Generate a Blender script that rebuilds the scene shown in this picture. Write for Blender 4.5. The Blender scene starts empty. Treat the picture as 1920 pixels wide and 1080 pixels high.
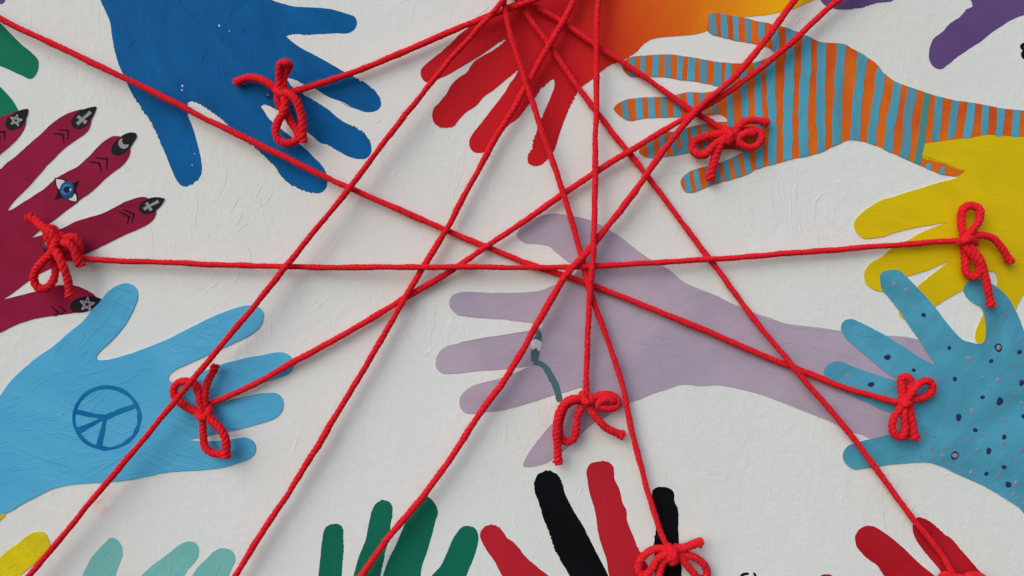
import bpy, math, random
import numpy as np
from mathutils import Vector
from mathutils.geometry import delaunay_2d_cdt

random.seed(7)
RNG = np.random.default_rng(11)
SC = bpy.context.scene
COL = SC.collection

# ------------------------------------------------------------------ camera, light
S = 1.0 / 3000.0            # one drawing unit on the wall = 1/3 mm
DIST = 0.5333               # camera to wall
cam_d = bpy.data.cameras.new('camera')
cam = bpy.data.objects.new('camera', cam_d)
COL.objects.link(cam)
cam.location = (0, -DIST, 0)
cam.rotation_euler = (math.radians(90), 0, 0)
cam_d.lens = 36.0 * DIST / 0.64
cam_d.sensor_width = 36.0
cam_d.clip_start = 0.01
cam_d.clip_end = 200
SC.camera = cam

SUN_EL = math.radians(36)
SUN_AZ = math.radians(-142)         # where the sun stands: left of and behind the camera
sun_dir = Vector((math.sin(SUN_AZ) * math.cos(SUN_EL), math.cos(SUN_AZ) * math.cos(SUN_EL), math.sin(SUN_EL)))
world = bpy.data.worlds.new('World')
SC.world = world
world.use_nodes = True
wn = world.node_tree
wn.nodes.clear()
wo = wn.nodes.new('ShaderNodeOutputWorld')
wb = wn.nodes.new('ShaderNodeBackground')
sky = wn.nodes.new('ShaderNodeTexSky')
sky.sky_type = 'NISHITA'
sky.sun_disc = False
sky.sun_elevation = SUN_EL
sky.sun_rotation = SUN_AZ
sky.air_density = 1.0
sky.dust_density = 2.0
sky.ozone_density = 1.0
wb.inputs['Strength'].default_value = 0.15
wn.links.new(sky.outputs[0], wb.inputs['Color'])
wn.links.new(wb.outputs[0], wo.inputs['Surface'])

sl = bpy.data.lights.new('sun', 'SUN')
sl.energy = 0.80
sl.angle = math.radians(50)
sl.color = (1.0, 0.99, 0.97)
so = bpy.data.objects.new('sun', sl)
COL.objects.link(so)
so.rotation_euler = sun_dir.to_track_quat('Z', 'Y').to_euler()
so.location = sun_dir * 3

SC.view_settings.view_transform = 'Standard'
SC.view_settings.look = 'None'
SC.view_settings.gamma = 1.0
SC.view_settings.exposure = 0.10

# ------------------------------------------------------------------ helpers
def W(px, py, h=0.0):
    """drawing coordinates (1920 x 1080 field on the wall) and height in mm above the wall -> world point"""
    hh = h * 0.001
    f = (DIST - hh) / DIST
    return ((px - 960) * S * f, -hh, (540 - py) * S * f)

def T(ox, oy, s, pts):
    out = []
    for p in pts:
        q = (ox + p[0] / s, oy + p[1] / s) + tuple(p[2:])
        out.append(q)
    return out

def catmull(P, step, closed=False):
    P = np.array(P, float)
    n = len(P)
    if n < 3 and not closed:
        L = np.linalg.norm(P[1] - P[0]); k = max(2, int(L / step) + 1)
        t = np.linspace(0, 1, k)[:, None]
        return P[0] * (1 - t) + P[1] * t
    if closed:
        Q = np.vstack([P[-1], P, P[0], P[1]]); segs = n
    else:
        Q = np.vstack([2 * P[0] - P[1], P, 2 * P[-1] - P[-2]]); segs = n - 1
    out = []
    for i in range(segs):
        p0, p1, p2, p3 = Q[i], Q[i + 1], Q[i + 2], Q[i + 3]
        d = lambda a, b: max(1e-6, np.linalg.norm(a[:2] - b[:2])) ** 0.5
        t0 = 0; t1 = t0 + d(p0, p1); t2 = t1 + d(p1, p2); t3 = t2 + d(p2, p3)
        k = max(1, int(round(np.linalg.norm(p2[:2] - p1[:2]) / step)))
        t = (t1 + (t2 - t1) * np.arange(k) / k)[:, None]
        A1 = (t1 - t) / (t1 - t0) * p0 + (t - t0) / (t1 - t0) * p1
        A2 = (t2 - t) / (t2 - t1) * p1 + (t - t1) / (t2 - t1) * p2
        A3 = (t3 - t) / (t3 - t2) * p2 + (t - t2) / (t3 - t2) * p3
        B1 = (t2 - t) / (t2 - t0) * A1 + (t - t0) / (t2 - t0) * A2
        B2 = (t3 - t) / (t3 - t1) * A2 + (t - t1) / (t3 - t1) * A3
        out.append((t2 - t) / (t2 - t1) * B1 + (t - t1) / (t2 - t1) * B2)
    if not closed:
        out.append(Q[-2][None, :])
    return np.vstack(out)

def noise1(n, cell, seed):
    r = np.random.default_rng(seed)
    k = int(n / cell) + 3
    v = r.uniform(-1, 1, k)
    x = np.arange(n) / cell
    i = x.astype(int); f = x - i; f = f * f * (3 - 2 * f)
    return v[i] * (1 - f) + v[i + 1] * f

def outline(pts, rough=0.5, jag=0.0, seed=1, step=2.2):
    """closed outline; points with a third value 1 are cusps"""
    cus = [i for i, p in enumerate(pts) if len(p) > 2 and p[2] == 1]
    xy = [(p[0], p[1]) for p in pts]
    if not cus:
        P = catmull(xy, step, True)
    else:
        n = len(xy); parts = []
        for a, b in zip(cus, cus[1:] + [cus[0] + n]):
            seg = [xy[k % n] for k in range(a, b + 1)]
            parts.append(catmull(seg, step, len(seg) < 0)[:-1])
        P = np.vstack(parts)
    n = len(P)
    tan = np.roll(P, -1, 0) - np.roll(P, 1, 0)
    tan /= np.maximum(1e-6, np.linalg.norm(tan, axis=1))[:, None]
    nor = np.stack([tan[:, 1], -tan[:, 0]], 1)
    d = rough * (0.7 * noise1(n, 7, seed) + 0.5 * noise1(n, 2.5, seed + 1))
    if jag > 0:
        m = np.clip(noise1(n, 28, seed + 2) * 1.6 - 0.1, 0, 1)
        d = d + jag * m * noise1(n, 1.0, seed + 3)
    return P + nor * d[:, None]

def inside(C, P):
    """non-zero winding test of the points C against the closed outline P"""
    w = np.zeros(len(C), int)
    x0, y0 = P[:, 0], P[:, 1]; x1, y1 = np.roll(x0, -1), np.roll(y0, -1)
    for i in range(0, len(C), 600):
        X = C[i:i + 600, 0][:, None]; Y = C[i:i + 600, 1][:, None]
        cr = (x1 - x0) * (Y - y0) - (X - x0) * (y1 - y0)
        w[i:i + 600] = ((y0 <= Y) & (y1 > Y) & (cr > 0)).sum(1) - ((y1 <= Y) & (y0 > Y) & (cr < 0)).sum(1)
    return w != 0

def tri_multi(polys):
    vs = []; ed = []
    for P in polys:
        b = len(vs); n = len(P)
        vs += [Vector((float(p[0]), float(p[1]))) for p in P]
        ed += [(b + i, b + (i + 1) % n) for i in range(n)]
    r = delaunay_2d_cdt(vs, ed, [], 0, 1e-3)
    V = np.array([(a.x, a.y) for a in r[0]]); F = np.array([tuple(t) for t in r[2]])
    C = V[F].mean(1)
    ok = np.ones(len(F), bool)
    for P in polys: ok &= inside(C, np.asarray(P, float))
    return V, [tuple(int(i) for i in t) for t in F[ok]]

def tri_outline(P): return tri_multi([P])
def tri_clip(P, Q): return tri_multi([P, Q])

def new_obj(name, verts, faces, mat, parent=None, loc=None, smooth=False):
    """verts are world coordinates; they are stored relative to the object's own origin"""
    me = bpy.data.meshes.new(name)
    verts = np.asarray(verts, float)
    if parent is not None:
        org = np.array(parent.location)
    elif loc is not None:
        org = np.array(loc)
    else:
        org = np.array([(verts[:, 0].min() + verts[:, 0].max()) / 2, 0, (verts[:, 2].min() + verts[:, 2].max()) / 2])
    me.from_pydata((verts - org).tolist(), [], faces)
    if mat: me.materials.append(mat)
    if smooth:
        me.polygons.foreach_set('use_smooth', [True] * len(me.polygons))
    me.update()
    o = bpy.data.objects.new(name, me)
    COL.objects.link(o)
    if parent is not None: o.parent = parent
    else: o.location = org
    return o

def empty(name, loc):
    o = bpy.data.objects.new(name, None)
    o.empty_display_size = 0.01
    COL.objects.link(o); o.location = loc
    return o

def tag(o, label=None, cat=None, group=None, kind=None):
    if label: o['label'] = label
    if cat: o['category'] = cat
    if group: o['group'] = group
    if kind: o['kind'] = kind
    return o

def slab(name, V, F, h0, h1, mat, parent=None, bevel=0.6, loc=None):
    """a layer of paint: the flat shape V,F raised from h0 to h1 mm with sloping rims"""
    used = sorted({i for f in F for i in f})
    mp = {u: k for k, u in enumerate(used)}
    V = V[used]; F = [tuple(mp[i] for i in f) for f in F]
    ed = {}
    tris = []
    for f in F:
        a, b, c = V[f[0]], V[f[1]], V[f[2]]
        ar = (b[0] - a[0]) * (c[1] - a[1]) - (b[1] - a[1]) * (c[0] - a[0])
        if abs(ar) < 1e-7: continue
        f = f if ar < 0 else (f[0], f[2], f[1])      # y points down on the drawing
        tris.append(f)
    for f in tris:
        for i in range(3): ed[(f[i], f[(i + 1) % 3])] = 1
    bd = [e for e in ed if (e[1], e[0]) not in ed]
    nrm = np.zeros_like(V)
    for a, b in bd:
        t = V[b] - V[a]; L = np.linalg.norm(t)
        if L < 1e-6: continue
        nn = np.array([t[1], -t[0]]) / L
        nrm[a] += nn; nrm[b] += nn
    L = np.linalg.norm(nrm, axis=1); ok = L > 1e-6
    nrm[ok] /= L[ok][:, None]
    # outward check
    if bd:
        a, b = bd[0]
        for f in tris:
            if a in f and b in f:
                c = [i for i in f if i not in (a, b)][0]
                if np.dot(V[c] - V[a], nrm[a]) > 0: nrm = -nrm
                break
    bv = sorted({i for e in bd for i in e}); bm_ = {u: len(V) + k for k, u in enumerate(bv)}
    verts = [W(p[0], p[1], h1) for p in V] + [W(V[i][0] + nrm[i][0] * bevel, V[i][1] + nrm[i][1] * bevel, h0) for i in bv]
    faces = [tuple(f) for f in tris] + [(a, bm_[a], bm_[b], b) for a, b in bd]
    return new_obj(name, verts, faces, mat, parent, loc)

# ------------------------------------------------------------------ materials
def nd(nt, t, **kw):
    n = nt.nodes.new(t)
    for k, v in kw.items():
        if k in n.inputs: n.inputs[k].default_value = v
        else: setattr(n, k, v)
    return n

def bsdf_mat(name, rough=0.5, spec=0.4):
    m = bpy.data.materials.new(name); m.use_nodes = True
    nt = m.node_tree; nt.nodes.clear()
    out = nd(nt, 'ShaderNodeOutputMaterial'); b = nd(nt, 'ShaderNodeBsdfPrincipled')
    b.inputs['Roughness'].default_value = rough
    b.inputs['Specular IOR Level'].default_value = spec * 0.14
    nt.links.new(b.outputs[0], out.inputs['Surface'])
    return m, nt, b

def math_n(nt, op, a, b=None, c=None):
    n = nd(nt, 'ShaderNodeMath', operation=op)
    for i, v in enumerate((a, b, c)):
        if v is None: continue
        if isinstance(v, (int, float)): n.inputs[i].default_value = v
        else: nt.links.new(v, n.inputs[i])
    return n.outputs[0]

def mapped(nt, angle=0.0, scale=(1, 1, 1), loc=(0, 0, 0)):
    tc = nd(nt, 'ShaderNodeTexCoord')
    r = nd(nt, 'ShaderNodeMapping'); r.inputs['Rotation'].default_value = (0, math.radians(angle), 0)
    s = nd(nt, 'ShaderNodeMapping'); s.inputs['Scale'].default_value = scale; s.inputs['Location'].default_value = loc
    nt.links.new(tc.outputs['Object'], r.inputs[0]); nt.links.new(r.outputs[0], s.inputs[0])
    return s.outputs[0]

def noise(nt, vec, scale, detail=3, rough=0.55, dist=0.0):
    n = nd(nt, 'ShaderNodeTexNoise'); n.inputs['Scale'].default_value = scale
    n.inputs['Detail'].default_value = detail; n.inputs['Roughness'].default_value = rough
    n.inputs['Distortion'].default_value = dist
    nt.links.new(vec, n.inputs['Vector'])
    return n.outputs['Fac']

def ramp(nt, fac, stops):
    n = nd(nt, 'ShaderNodeValToRGB'); e = n.color_ramp.elements
    while len(e) < len(stops): e.new(0.5)
    for i, (p, c) in enumerate(stops):
        e[i].position = p; e[i].color = c if len(c) == 4 else (*c, 1)
    nt.links.new(fac, n.inputs[0])
    return n.outputs[0]

def g3(v): return (v, v, v)

def paint(name, col, rough=0.5, spec=0.35, angle=20, strokes=0.5, stipple=0.4, mott=0.12, ridges=0.0, col2=None, thin=0.0, grad=None, seed=0):
    m, nt, b = bsdf_mat(name, rough, spec)
    L = nt.links
    off = (seed * 1.37, seed * 0.61, seed * 2.11)
    fine = noise(nt, mapped(nt, 0, (1, 1, 1), off), 1100, 4, 0.6)
    lump = noise(nt, mapped(nt, 0, (1, 1, 1), off), 260, 3, 0.5)
    stro = noise(nt, mapped(nt, angle, (18, 60, 330), off), 1, 4, 0.6, 0.6)
    stro2 = noise(nt, mapped(nt, angle + 14, (9, 40, 120), off), 1, 3, 0.55, 0.5)
    blot = noise(nt, mapped(nt, angle, (16, 16, 26), off), 1, 5, 0.62, 0.8)
    hgt = math_n(nt, 'ADD', math_n(nt, 'MULTIPLY', fine, 0.30 * stipple), math_n(nt, 'MULTIPLY', lump, 0.55 * stipple))
    hgt = math_n(nt, 'ADD', hgt, math_n(nt, 'MULTIPLY', stro, 0.9 * strokes))
    if ridges > 0:
        # thin raised crests left by the brush
        rn = noise(nt, mapped(nt, angle, (10, 40, 75), (off[0] + 3, off[1], off[2])), 1, 2.2, 0.5, 0.8)
        crest = math_n(nt, 'ABSOLUTE', math_n(nt, 'SUBTRACT', rn, 0.5))
        crest = math_n(nt, 'SUBTRACT', 1.0, math_n(nt, 'MINIMUM', math_n(nt, 'MULTIPLY', crest, 38.0), 1.0))
        msk = ramp(nt, noise(nt, mapped(nt, angle, (18, 18, 30), off), 1, 2, 0.5), [(0.47, g3(0)), (0.6, g3(1))])
        hgt = math_n(nt, 'ADD', hgt, math_n(nt, 'MULTIPLY', math_n(nt, 'MULTIPLY', crest, msk), 0.45 * ridges))
    bp = nd(nt, 'ShaderNodeBump'); bp.inputs['Strength'].default_value = 1.0; bp.inputs['Distance'].default_value = 0.00055
    L.new(hgt, bp.inputs['Height']); L.new(bp.outputs[0], b.inputs['Normal'])
    base = None
    if grad:
        (x0, y0), (x1, y1), stops = grad
        tc = nd(nt, 'ShaderNodeTexCoord'); sp = nd(nt, 'ShaderNodeSeparateXYZ'); L.new(tc.outputs['Object'], sp.inputs[0])
        dx, dz = x1 - x0, y1 - y0; LL = dx * dx + dz * dz
        t = math_n(nt, 'ADD', math_n(nt, 'MULTIPLY', math_n(nt, 'SUBTRACT', sp.outputs['X'], x0), dx / LL),
                   math_n(nt, 'MULTIPLY', math_n(nt, 'SUBTRACT', sp.outputs['Z'], y0), dz / LL))
        t = math_n(nt, 'ADD', t, math_n(nt, 'MULTIPLY', math_n(nt, 'SUBTRACT', noise(nt, mapped(nt, 70, (12, 12, 60), off), 1, 4, 0.6), 0.5), 0.16))
        base = ramp(nt, t, stops)
    mx = nd(nt, 'ShaderNodeMix', data_type='RGBA')
    A = col; B = col2 if col2 else tuple(c * (1 - mott) for c in col)
    fac = math_n(nt, 'ADD', math_n(nt, 'MULTIPLY', blot, 0.75), math_n(nt, 'MULTIPLY', stro2, 0.2))
    fr = ramp(nt, fac, [(0.36, g3(0)), (0.60, g3(1))])
    L.new(fr, mx.inputs['Factor'])
    if grad:
        L.new(base, mx.inputs[6])
        dk = nd(nt, 'ShaderNodeMix', data_type='RGBA', blend_type='MULTIPLY'); dk.inputs['Factor'].default_value = 1
        L.new(base, dk.inputs[6]); dk.inputs[7].default_value = (1 - mott, 1 - mott, 1 - mott, 1)
        L.new(dk.outputs[2], mx.inputs[7])
    else:
        mx.inputs[6].default_value = (*A, 1); mx.inputs[7].default_value = (*B, 1)
    res = mx.outputs[2]
    if thin > 0:
        # tiny pinholes where the ground colour shows through
        pn = noise(nt, mapped(nt, angle, (90, 90, 260), off), 1, 3, 0.6)
        ms = ramp(nt, pn, [(0.76 - thin * 0.05, g3(0)), (0.80 - thin * 0.05, g3(0.8))])
        m2 = nd(nt, 'ShaderNodeMix', data_type='RGBA'); L.new(ms, m2.inputs['Factor'])
        L.new(res, m2.inputs[6]); m2.inputs[7].default_value = (0.6, 0.58, 0.56, 1)
        res = m2.outputs[2]
    L.new(res, b.inputs['Base Color'])
    rr = math_n(nt, 'ADD', math_n(nt, 'MULTIPLY', lump, 0.16), rough + 0.04)
    L.new(rr, b.inputs['Roughness'])
    return m

def wall_mat():
    m, nt, b = bsdf_mat('white_wall_paint', 0.62, 0.25)
    L = nt.links
    fine = noise(nt, mapped(nt, 0, (1, 1, 1)), 950, 4, 0.62)
    lump = noise(nt, mapped(nt, 0, (1, 1, 1), (5, 0, 0)), 190, 3, 0.5)
    stro = noise(nt, mapped(nt, 4, (420, 60, 26), (2, 0, 1)), 1, 4, 0.6, 0.7)
    brd = noise(nt, mapped(nt, -12, (60, 20, 14), (9, 0, 4)), 1, 3, 0.5, 1.0)
    wv = noise(nt, mapped(nt, 15, (26, 20, 11), (1, 0, 7)), 1, 3, 0.5, 1.2)
    cr = math_n(nt, 'ABSOLUTE', math_n(nt, 'SUBTRACT', wv, 0.5))
    cr = math_n(nt, 'SUBTRACT', 1.0, math_n(nt, 'MINIMUM', math_n(nt, 'MULTIPLY', cr, 70.0), 1.0))
    msk = ramp(nt, noise(nt, mapped(nt, 0, (14, 14, 14), (3, 0, 3)), 1, 2, 0.5), [(0.5, g3(0)), (0.64, g3(1))])
    cr = math_n(nt, 'MULTIPLY', cr, msk)
    h = math_n(nt, 'ADD', math_n(nt, 'MULTIPLY', fine, 0.34), math_n(nt, 'MULTIPLY', lump, 0.55))
    h = math_n(nt, 'ADD', h, math_n(nt, 'MULTIPLY', stro, 0.15))
    h = math_n(nt, 'ADD', h, math_n(nt, 'MULTIPLY', brd, 0.35))
    h = math_n(nt, 'ADD', h, math_n(nt, 'MULTIPLY', cr, 0.25))
    bp = nd(nt, 'ShaderNodeBump'); bp.inputs['Distance'].default_value = 0.00062; bp.inputs['Strength'].default_value = 1
    L.new(h, bp.inputs['Height']); L.new(bp.outputs[0], b.inputs['Normal'])
    blot = noise(nt, mapped(nt, 0, (5, 5, 5)), 1, 5, 0.6)
    c = ramp(nt, blot, [(0.3, (0.72, 0.735, 0.70)), (0.7, (0.76, 0.81, 0.80))])
    # faint red rub marks left on the wall by the yarn
    tc = nd(nt, 'ShaderNodeTexCoord')
    for (px, py, rx, c_, a_) in ((192, 938, 34, (0.72, 0.44, 0.42), 0.55), (1068, 474, 16, (0.72, 0.55, 0.56), 0.5), (772, 741, 5, (0.45, 0.46, 0.52), 0.5)):
        v = nd(nt, 'ShaderNodeVectorMath', operation='DISTANCE')
        L.new(tc.outputs['Object'], v.inputs[0]); v.inputs[1].default_value = ((px - 960) / 3000, 0, (540 - py) / 3000)
        m_ = math_n(nt, 'SUBTRACT', 1.0, math_n(nt, 'MULTIPLY', v.outputs['Value'], 3000.0 / rx))
        m_ = math_n(nt, 'MULTIPLY', math_n(nt, 'MAXIMUM', m_, 0.0), math_n(nt, 'MULTIPLY', ramp(nt, lump, [(0.4, g3(0)), (0.6, g3(1))]), a_ * 1.6))
        mm = nd(nt, 'ShaderNodeMix', data_type='RGBA'); L.new(m_, mm.inputs['Factor']); L.new(c, mm.inputs[6]); mm.inputs[7].default_value = (*c_, 1)
        c = mm.outputs[2]
    L.new(c, b.inputs['Base Color'])
    return m

def yarn_mat():
    m, nt, b = bsdf_mat('red_wool', 0.85, 0.15)
    L = nt.links
    n = noise(nt, mapped(nt, 0, (1, 1, 1)), 900, 3, 0.6)
    c = ramp(nt, n, [(0.35, (0.68, 0.012, 0.022)), (0.65, (0.90, 0.028, 0.042))])
    L.new(c, b.inputs['Base Color'])
    f = noise(nt, mapped(nt, 35, (2600, 2600, 900)), 1, 2, 0.6)
    bp = nd(nt, 'ShaderNodeBump'); bp.inputs['Distance'].default_value = 0.0004; bp.inputs['Strength'].default_value = 1.0
    L.new(f, bp.inputs['Height']); L.new(bp.outputs[0], b.inputs['Normal'])
    b.inputs['Sheen Weight'].default_value = 0.12
    b.inputs['Sheen Roughness'].default_value = 0.4
    b.inputs['Sheen Tint'].default_value = (1, 0.25, 0.22, 1)
    b.inputs['Subsurface Weight'].default_value = 0.0
    return m

M = {}
M['wall'] = wall_mat()
M['yarn'] = yarn_mat()
M['fuzz'] = bsdf_mat('red_wool_fibre', 0.8, 0.1)[0]
M['fuzz'].node_tree.nodes['Principled BSDF'].inputs['Base Color'].default_value = (0.85, 0.015, 0.022, 1)
M['blue'] = paint('royal_blue_paint', (0.002, 0.090, 0.275), 0.42, 0.4, -65, 0.45, 0.35, 0.0, 0.25, (0.003, 0.128, 0.37), 0.12, seed=1)
M['lightblue'] = paint('light_blue_paint', (0.080, 0.40, 0.66), 0.42, 0.4, -24, 0.5, 0.25, 0.0, 0.9, (0.10, 0.45, 0.71), seed=2)
M['spotblue'] = paint('turquoise_blue_paint', (0.062, 0.275, 0.385), 0.42, 0.4, 35, 0.35, 0.2, 0.0, 0.2, (0.09, 0.39, 0.57), seed=3)
M['lavender'] = paint('lavender_paint', (0.47, 0.395, 0.49), 0.5, 0.35, 15, 0.2, 0.4, 0.0, 0.1, (0.38, 0.33, 0.43), seed=4)
M['magenta'] = paint('crimson_paint', (0.30, 0.013, 0.055), 0.5, 0.3, -40, 0.3, 0.2, 0.0, 0.1, (0.23, 0.010, 0.038), seed=5)
M['green'] = paint('dark_green_paint', (0.008, 0.135, 0.085), 0.5, 0.3, 75, 0.15, 0.2, 0.0, 0, (0.008, 0.16, 0.10), seed=6)
M['greenl'] = paint('emerald_paint', (0.008, 0.20, 0.115), 0.5, 0.3, 35, 0.15, 0.2, 0.0, 0, (0.008, 0.17, 0.095), seed=7)
M['red'] = paint('poster_red_paint', (0.50, 0.020, 0.034), 0.5, 0.3, 75, 0.15, 0.35, 0.0, 0, (0.44, 0.016, 0.03), seed=8)
M['redg'] = paint('glossy_red_paint', (0.48, 0.015, 0.026), 0.3, 0.5, 45, 0.25, 0.2, 0.0, 0.1, (0.38, 0.010, 0.018), seed=9)
M['black'] = paint('black_paint', (0.004, 0.0045, 0.006), 0.5, 0.3, 70, 0.15, 0.35, 0.0, 0, (0.006, 0.0065, 0.009), seed=10)
M['nail'] = paint('black_nail_paint', (0.010, 0.011, 0.013), 0.4, 0.4, 30, 0.1, 0.2, 0.0, 0, (0.016, 0.017, 0.02), seed=11)
M['ink'] = paint('dark_line_paint', (0.016, 0.008, 0.014), 0.5, 0.3, 30, 0.1, 0.2, 0.0, seed=12)
M['silver'] = paint('pale_grey_paint', (0.36, 0.35, 0.38), 0.45, 0.4, 30, 0.1, 0.3, 0.2, seed=13)
M['yellow'] = paint('yellow_paint', (0.70, 0.53, 0.006), 0.45, 0.35, -15, 0.35, 0.3, 0.0, 0.25, (0.62, 0.46, 0.006), seed=14)
M['yellowb'] = paint('thick_yellow_paint', (0.72, 0.60, 0.012), 0.45, 0.35, -40, 0.6, 1.0, 0.0, 0.3, (0.60, 0.52, 0.015), seed=15)
M['teal'] = paint('mint_green_paint', (0.17, 0.47, 0.45), 0.45, 0.35, -45, 0.5, 0.3, 0.0, 0.6, (0.19, 0.51, 0.49), seed=16)
M['orange'] = paint('orange_paint', (0.74, 0.165, 0.014), 0.45, 0.35, 80, 0.35, 0.3, 0.0, 0, (0.56, 0.085, 0.014), seed=17)
M['stripe'] = paint('blue_stripe_paint', (0.085, 0.42, 0.60), 0.4, 0.45, 85, 0.5, 0.2, 0.0, 0.5, (0.085, 0.27, 0.34), seed=18)
M['stripe2'] = paint('dull_blue_stripe_paint', (0.11, 0.28, 0.34), 0.4, 0.45, 85, 0.4, 0.2, 0.0, 0.3, (0.11, 0.30, 0.42), seed=19)
M['stripe3'] = paint('green_blue_stripe_paint', (0.07, 0.27, 0.23), 0.4, 0.45, 85, 0.4, 0.2, 0.0, 0.3, (0.07, 0.28, 0.33), seed=20)
M['purple'] = paint('purple_paint', (0.115, 0.066, 0.20), 0.5, 0.3, -40, 0.15, 0.25, 0.0, 0, (0.13, 0.078, 0.22), seed=21)
M['ring'] = paint('slate_teal_paint', (0.075, 0.165, 0.20), 0.45, 0.35, 60, 0.2, 0.2, 0.1, seed=22)
M['peace'] = paint('mid_blue_paint', (0.004, 0.13, 0.38), 0.45, 0.35, -30, 0.3, 0.3, 0.0, 0.2, (0.010, 0.19, 0.42), seed=23)
M['dotp'] = paint('violet_dot_paint', (0.032, 0.035, 0.115), 0.4, 0.4, 0, 0.1, 0.2, 0.1, seed=24)
M['dotl'] = paint('pale_pink_dot_paint', (0.29, 0.29, 0.40), 0.4, 0.4, 0, 0.1, 0.2, 0.1, seed=25)
M['dotm'] = paint('muted_pink_dot_paint', (0.19, 0.25, 0.38), 0.4, 0.4, 0, 0.1, 0.2, 0.1, seed=26)
M['eyewhite'] = paint('white_detail_paint', (0.66, 0.66, 0.66), 0.45, 0.35, 0, 0.1, 0.2, 0.05, seed=27)
M['iris'] = paint('iris_blue_paint', (0.02, 0.085, 0.21), 0.45, 0.35, 0, 0.1, 0.2, 0.1, seed=28)
M['pupil'] = paint('pupil_navy_paint', (0.006, 0.020, 0.07), 0.45, 0.35, 0, 0.1, 0.2, 0.1, seed=29)

# ------------------------------------------------------------------ the wall
def build_wall():
    x, z, y = 1.6, 1.1, 0.05
    v = [(-x, 0, -z), (x, 0, -z), (x, 0, z), (-x, 0, z), (-x, y, -z), (x, y, -z), (x, y, z), (-x, y, z)]
    f = [(0, 1, 2, 3), (5, 4, 7, 6), (4, 0, 3, 7), (1, 5, 6, 2), (3, 2, 6, 7), (4, 5, 1, 0)]
    o = new_obj('wall', v, f, M['wall'], loc=(0, 0, 0))
    tag(o, 'white painted wall with brushed and stippled texture behind the hands', 'wall', kind='structure')
    return o
wall_o = build_wall()

# ------------------------------------------------------------------ painted hands
ALLH = []
def hand(pts, mat, label, layer=1, rough=0.5, jag=0.0, seed=1, group='painted hands on the wall'):
    """root empty + the coat of paint that is the hand"""
    P = outline(pts, rough, jag, seed)
    V, F = tri_outline(P)
    c = P.mean(0)
    root = empty('painted_hand', W(c[0], c[1], 0))
    tag(root, label, 'painted hand', group)
    slab('paint_coat', V, F, -0.05, 0.16 * layer, mat, root)
    ALLH.append((root, P))
    return root, P

def mark(name, pts, mat, parent, layer, smooth=True, rough=0.25, seed=3, label=None, clip=None, lift=0.10, bevel=0.4, step=1.6):
    P = outline(pts, rough, 0, seed, step) if smooth else np.array([(p[0], p[1]) for p in pts], float)
    V, F = tri_clip(P, clip) if clip is not None else tri_outline(P)
    if not F: return None
    o = slab(name, V, F, 0.16 * layer - 0.08, 0.16 * layer + lift, mat, parent, bevel)
    if label: o['label'] = label
    return o

def stroke(name, line, w, mat, parent, layer, seed=3, closed=False, wob=0.12, lift=0.10):
    """a brush line of width w along points"""
    w = np.array(w, float) if hasattr(w, '__len__') else None or w
    L = catmull([(p[0], p[1]) for p in line], 2.0) if len(line) > 2 and not closed else (catmull(line, 3.0, True) if closed else catmull(line, 2.0))
    n = len(L)
    t = np.gradient(L, axis=0) if not closed else np.roll(L, -1, 0) - np.roll(L, 1, 0)
    t /= np.maximum(1e-6, np.linalg.norm(t, axis=1))[:, None]
    nn = np.stack([t[:, 1], -t[:, 0]], 1)
    ww = np.interp(np.linspace(0, 1, n), np.linspace(0, 1, len(w)), w) if isinstance(w, np.ndarray) else np.full(n, float(w))
    ww = ww / 2 * (1 + wob * noise1(n, 4, seed))
    ww2 = ww * (1 + wob * noise1(n, 4, seed + 9))
    if closed: ww[-3:] = np.linspace(ww[-3], ww[0], 3); ww2[-3:] = np.linspace(ww2[-3], ww2[0], 3)
    A = L + nn * ww[:, None]; B = L - nn * ww2[:, None]
    h0, h1 = 0.16 * layer - 0.08, 0.16 * layer + lift
    vs = [W(*p, h1) for p in A] + [W(*p, h1) for p in B]
    fs = []
    e = 0.5
    vs += [W(*(p + nn[i] * e), h0) for i, p in enumerate(A)] + [W(*(p - nn[i] * e), h0) for i, p in enumerate(B)]
    rng = range(n) if closed else range(n - 1)
    for i in rng:
        j = (i + 1) % n
        fs += [(i, j, n + j, n + i), (2 * n + i, 2 * n + j, j, i), (n + i, n + j, 3 * n + j, 3 * n + i)]
    if not closed:
        fs += [(0, n, 3 * n, 2 * n), (n - 1, 3 * n - 1, 4 * n - 1, 2 * n - 1)]
    return new_obj(name, vs, fs, mat, parent)

def blob(name, x, y, rx, ry, mat, parent, layer, seed=1, dome=0.25, n=14):
    r = np.random.default_rng(seed)
    ph = r.uniform(0, 6.28)
    vs = [W(x, y, 0.16 * layer + dome)]
    for k, (s, h) in enumerate(((0.6, dome * 0.8), (0.9, dome * 0.35), (1.02, -0.06))):
        for i in range(n):
            a = 2 * math.pi * i / n
            q = 1 + 0.10 * math.sin(2 * a + ph) + 0.06 * math.sin(3 * a + ph * 2)
            vs.append(W(x + rx * s * q * math.cos(a), y + ry * s * q * math.sin(a), 0.16 * layer + h))
    fs = [(0, 1 + (i + 1) % n, 1 + i) for i in range(n)]
    for k in range(2):
        a, b = 1 + k * n, 1 + (k + 1) * n
        fs += [(a + i, a + (i + 1) % n, b + (i + 1) % n, b + i) for i in range(n)]
    return new_obj(name, vs, fs, mat, parent, smooth=True)

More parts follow.
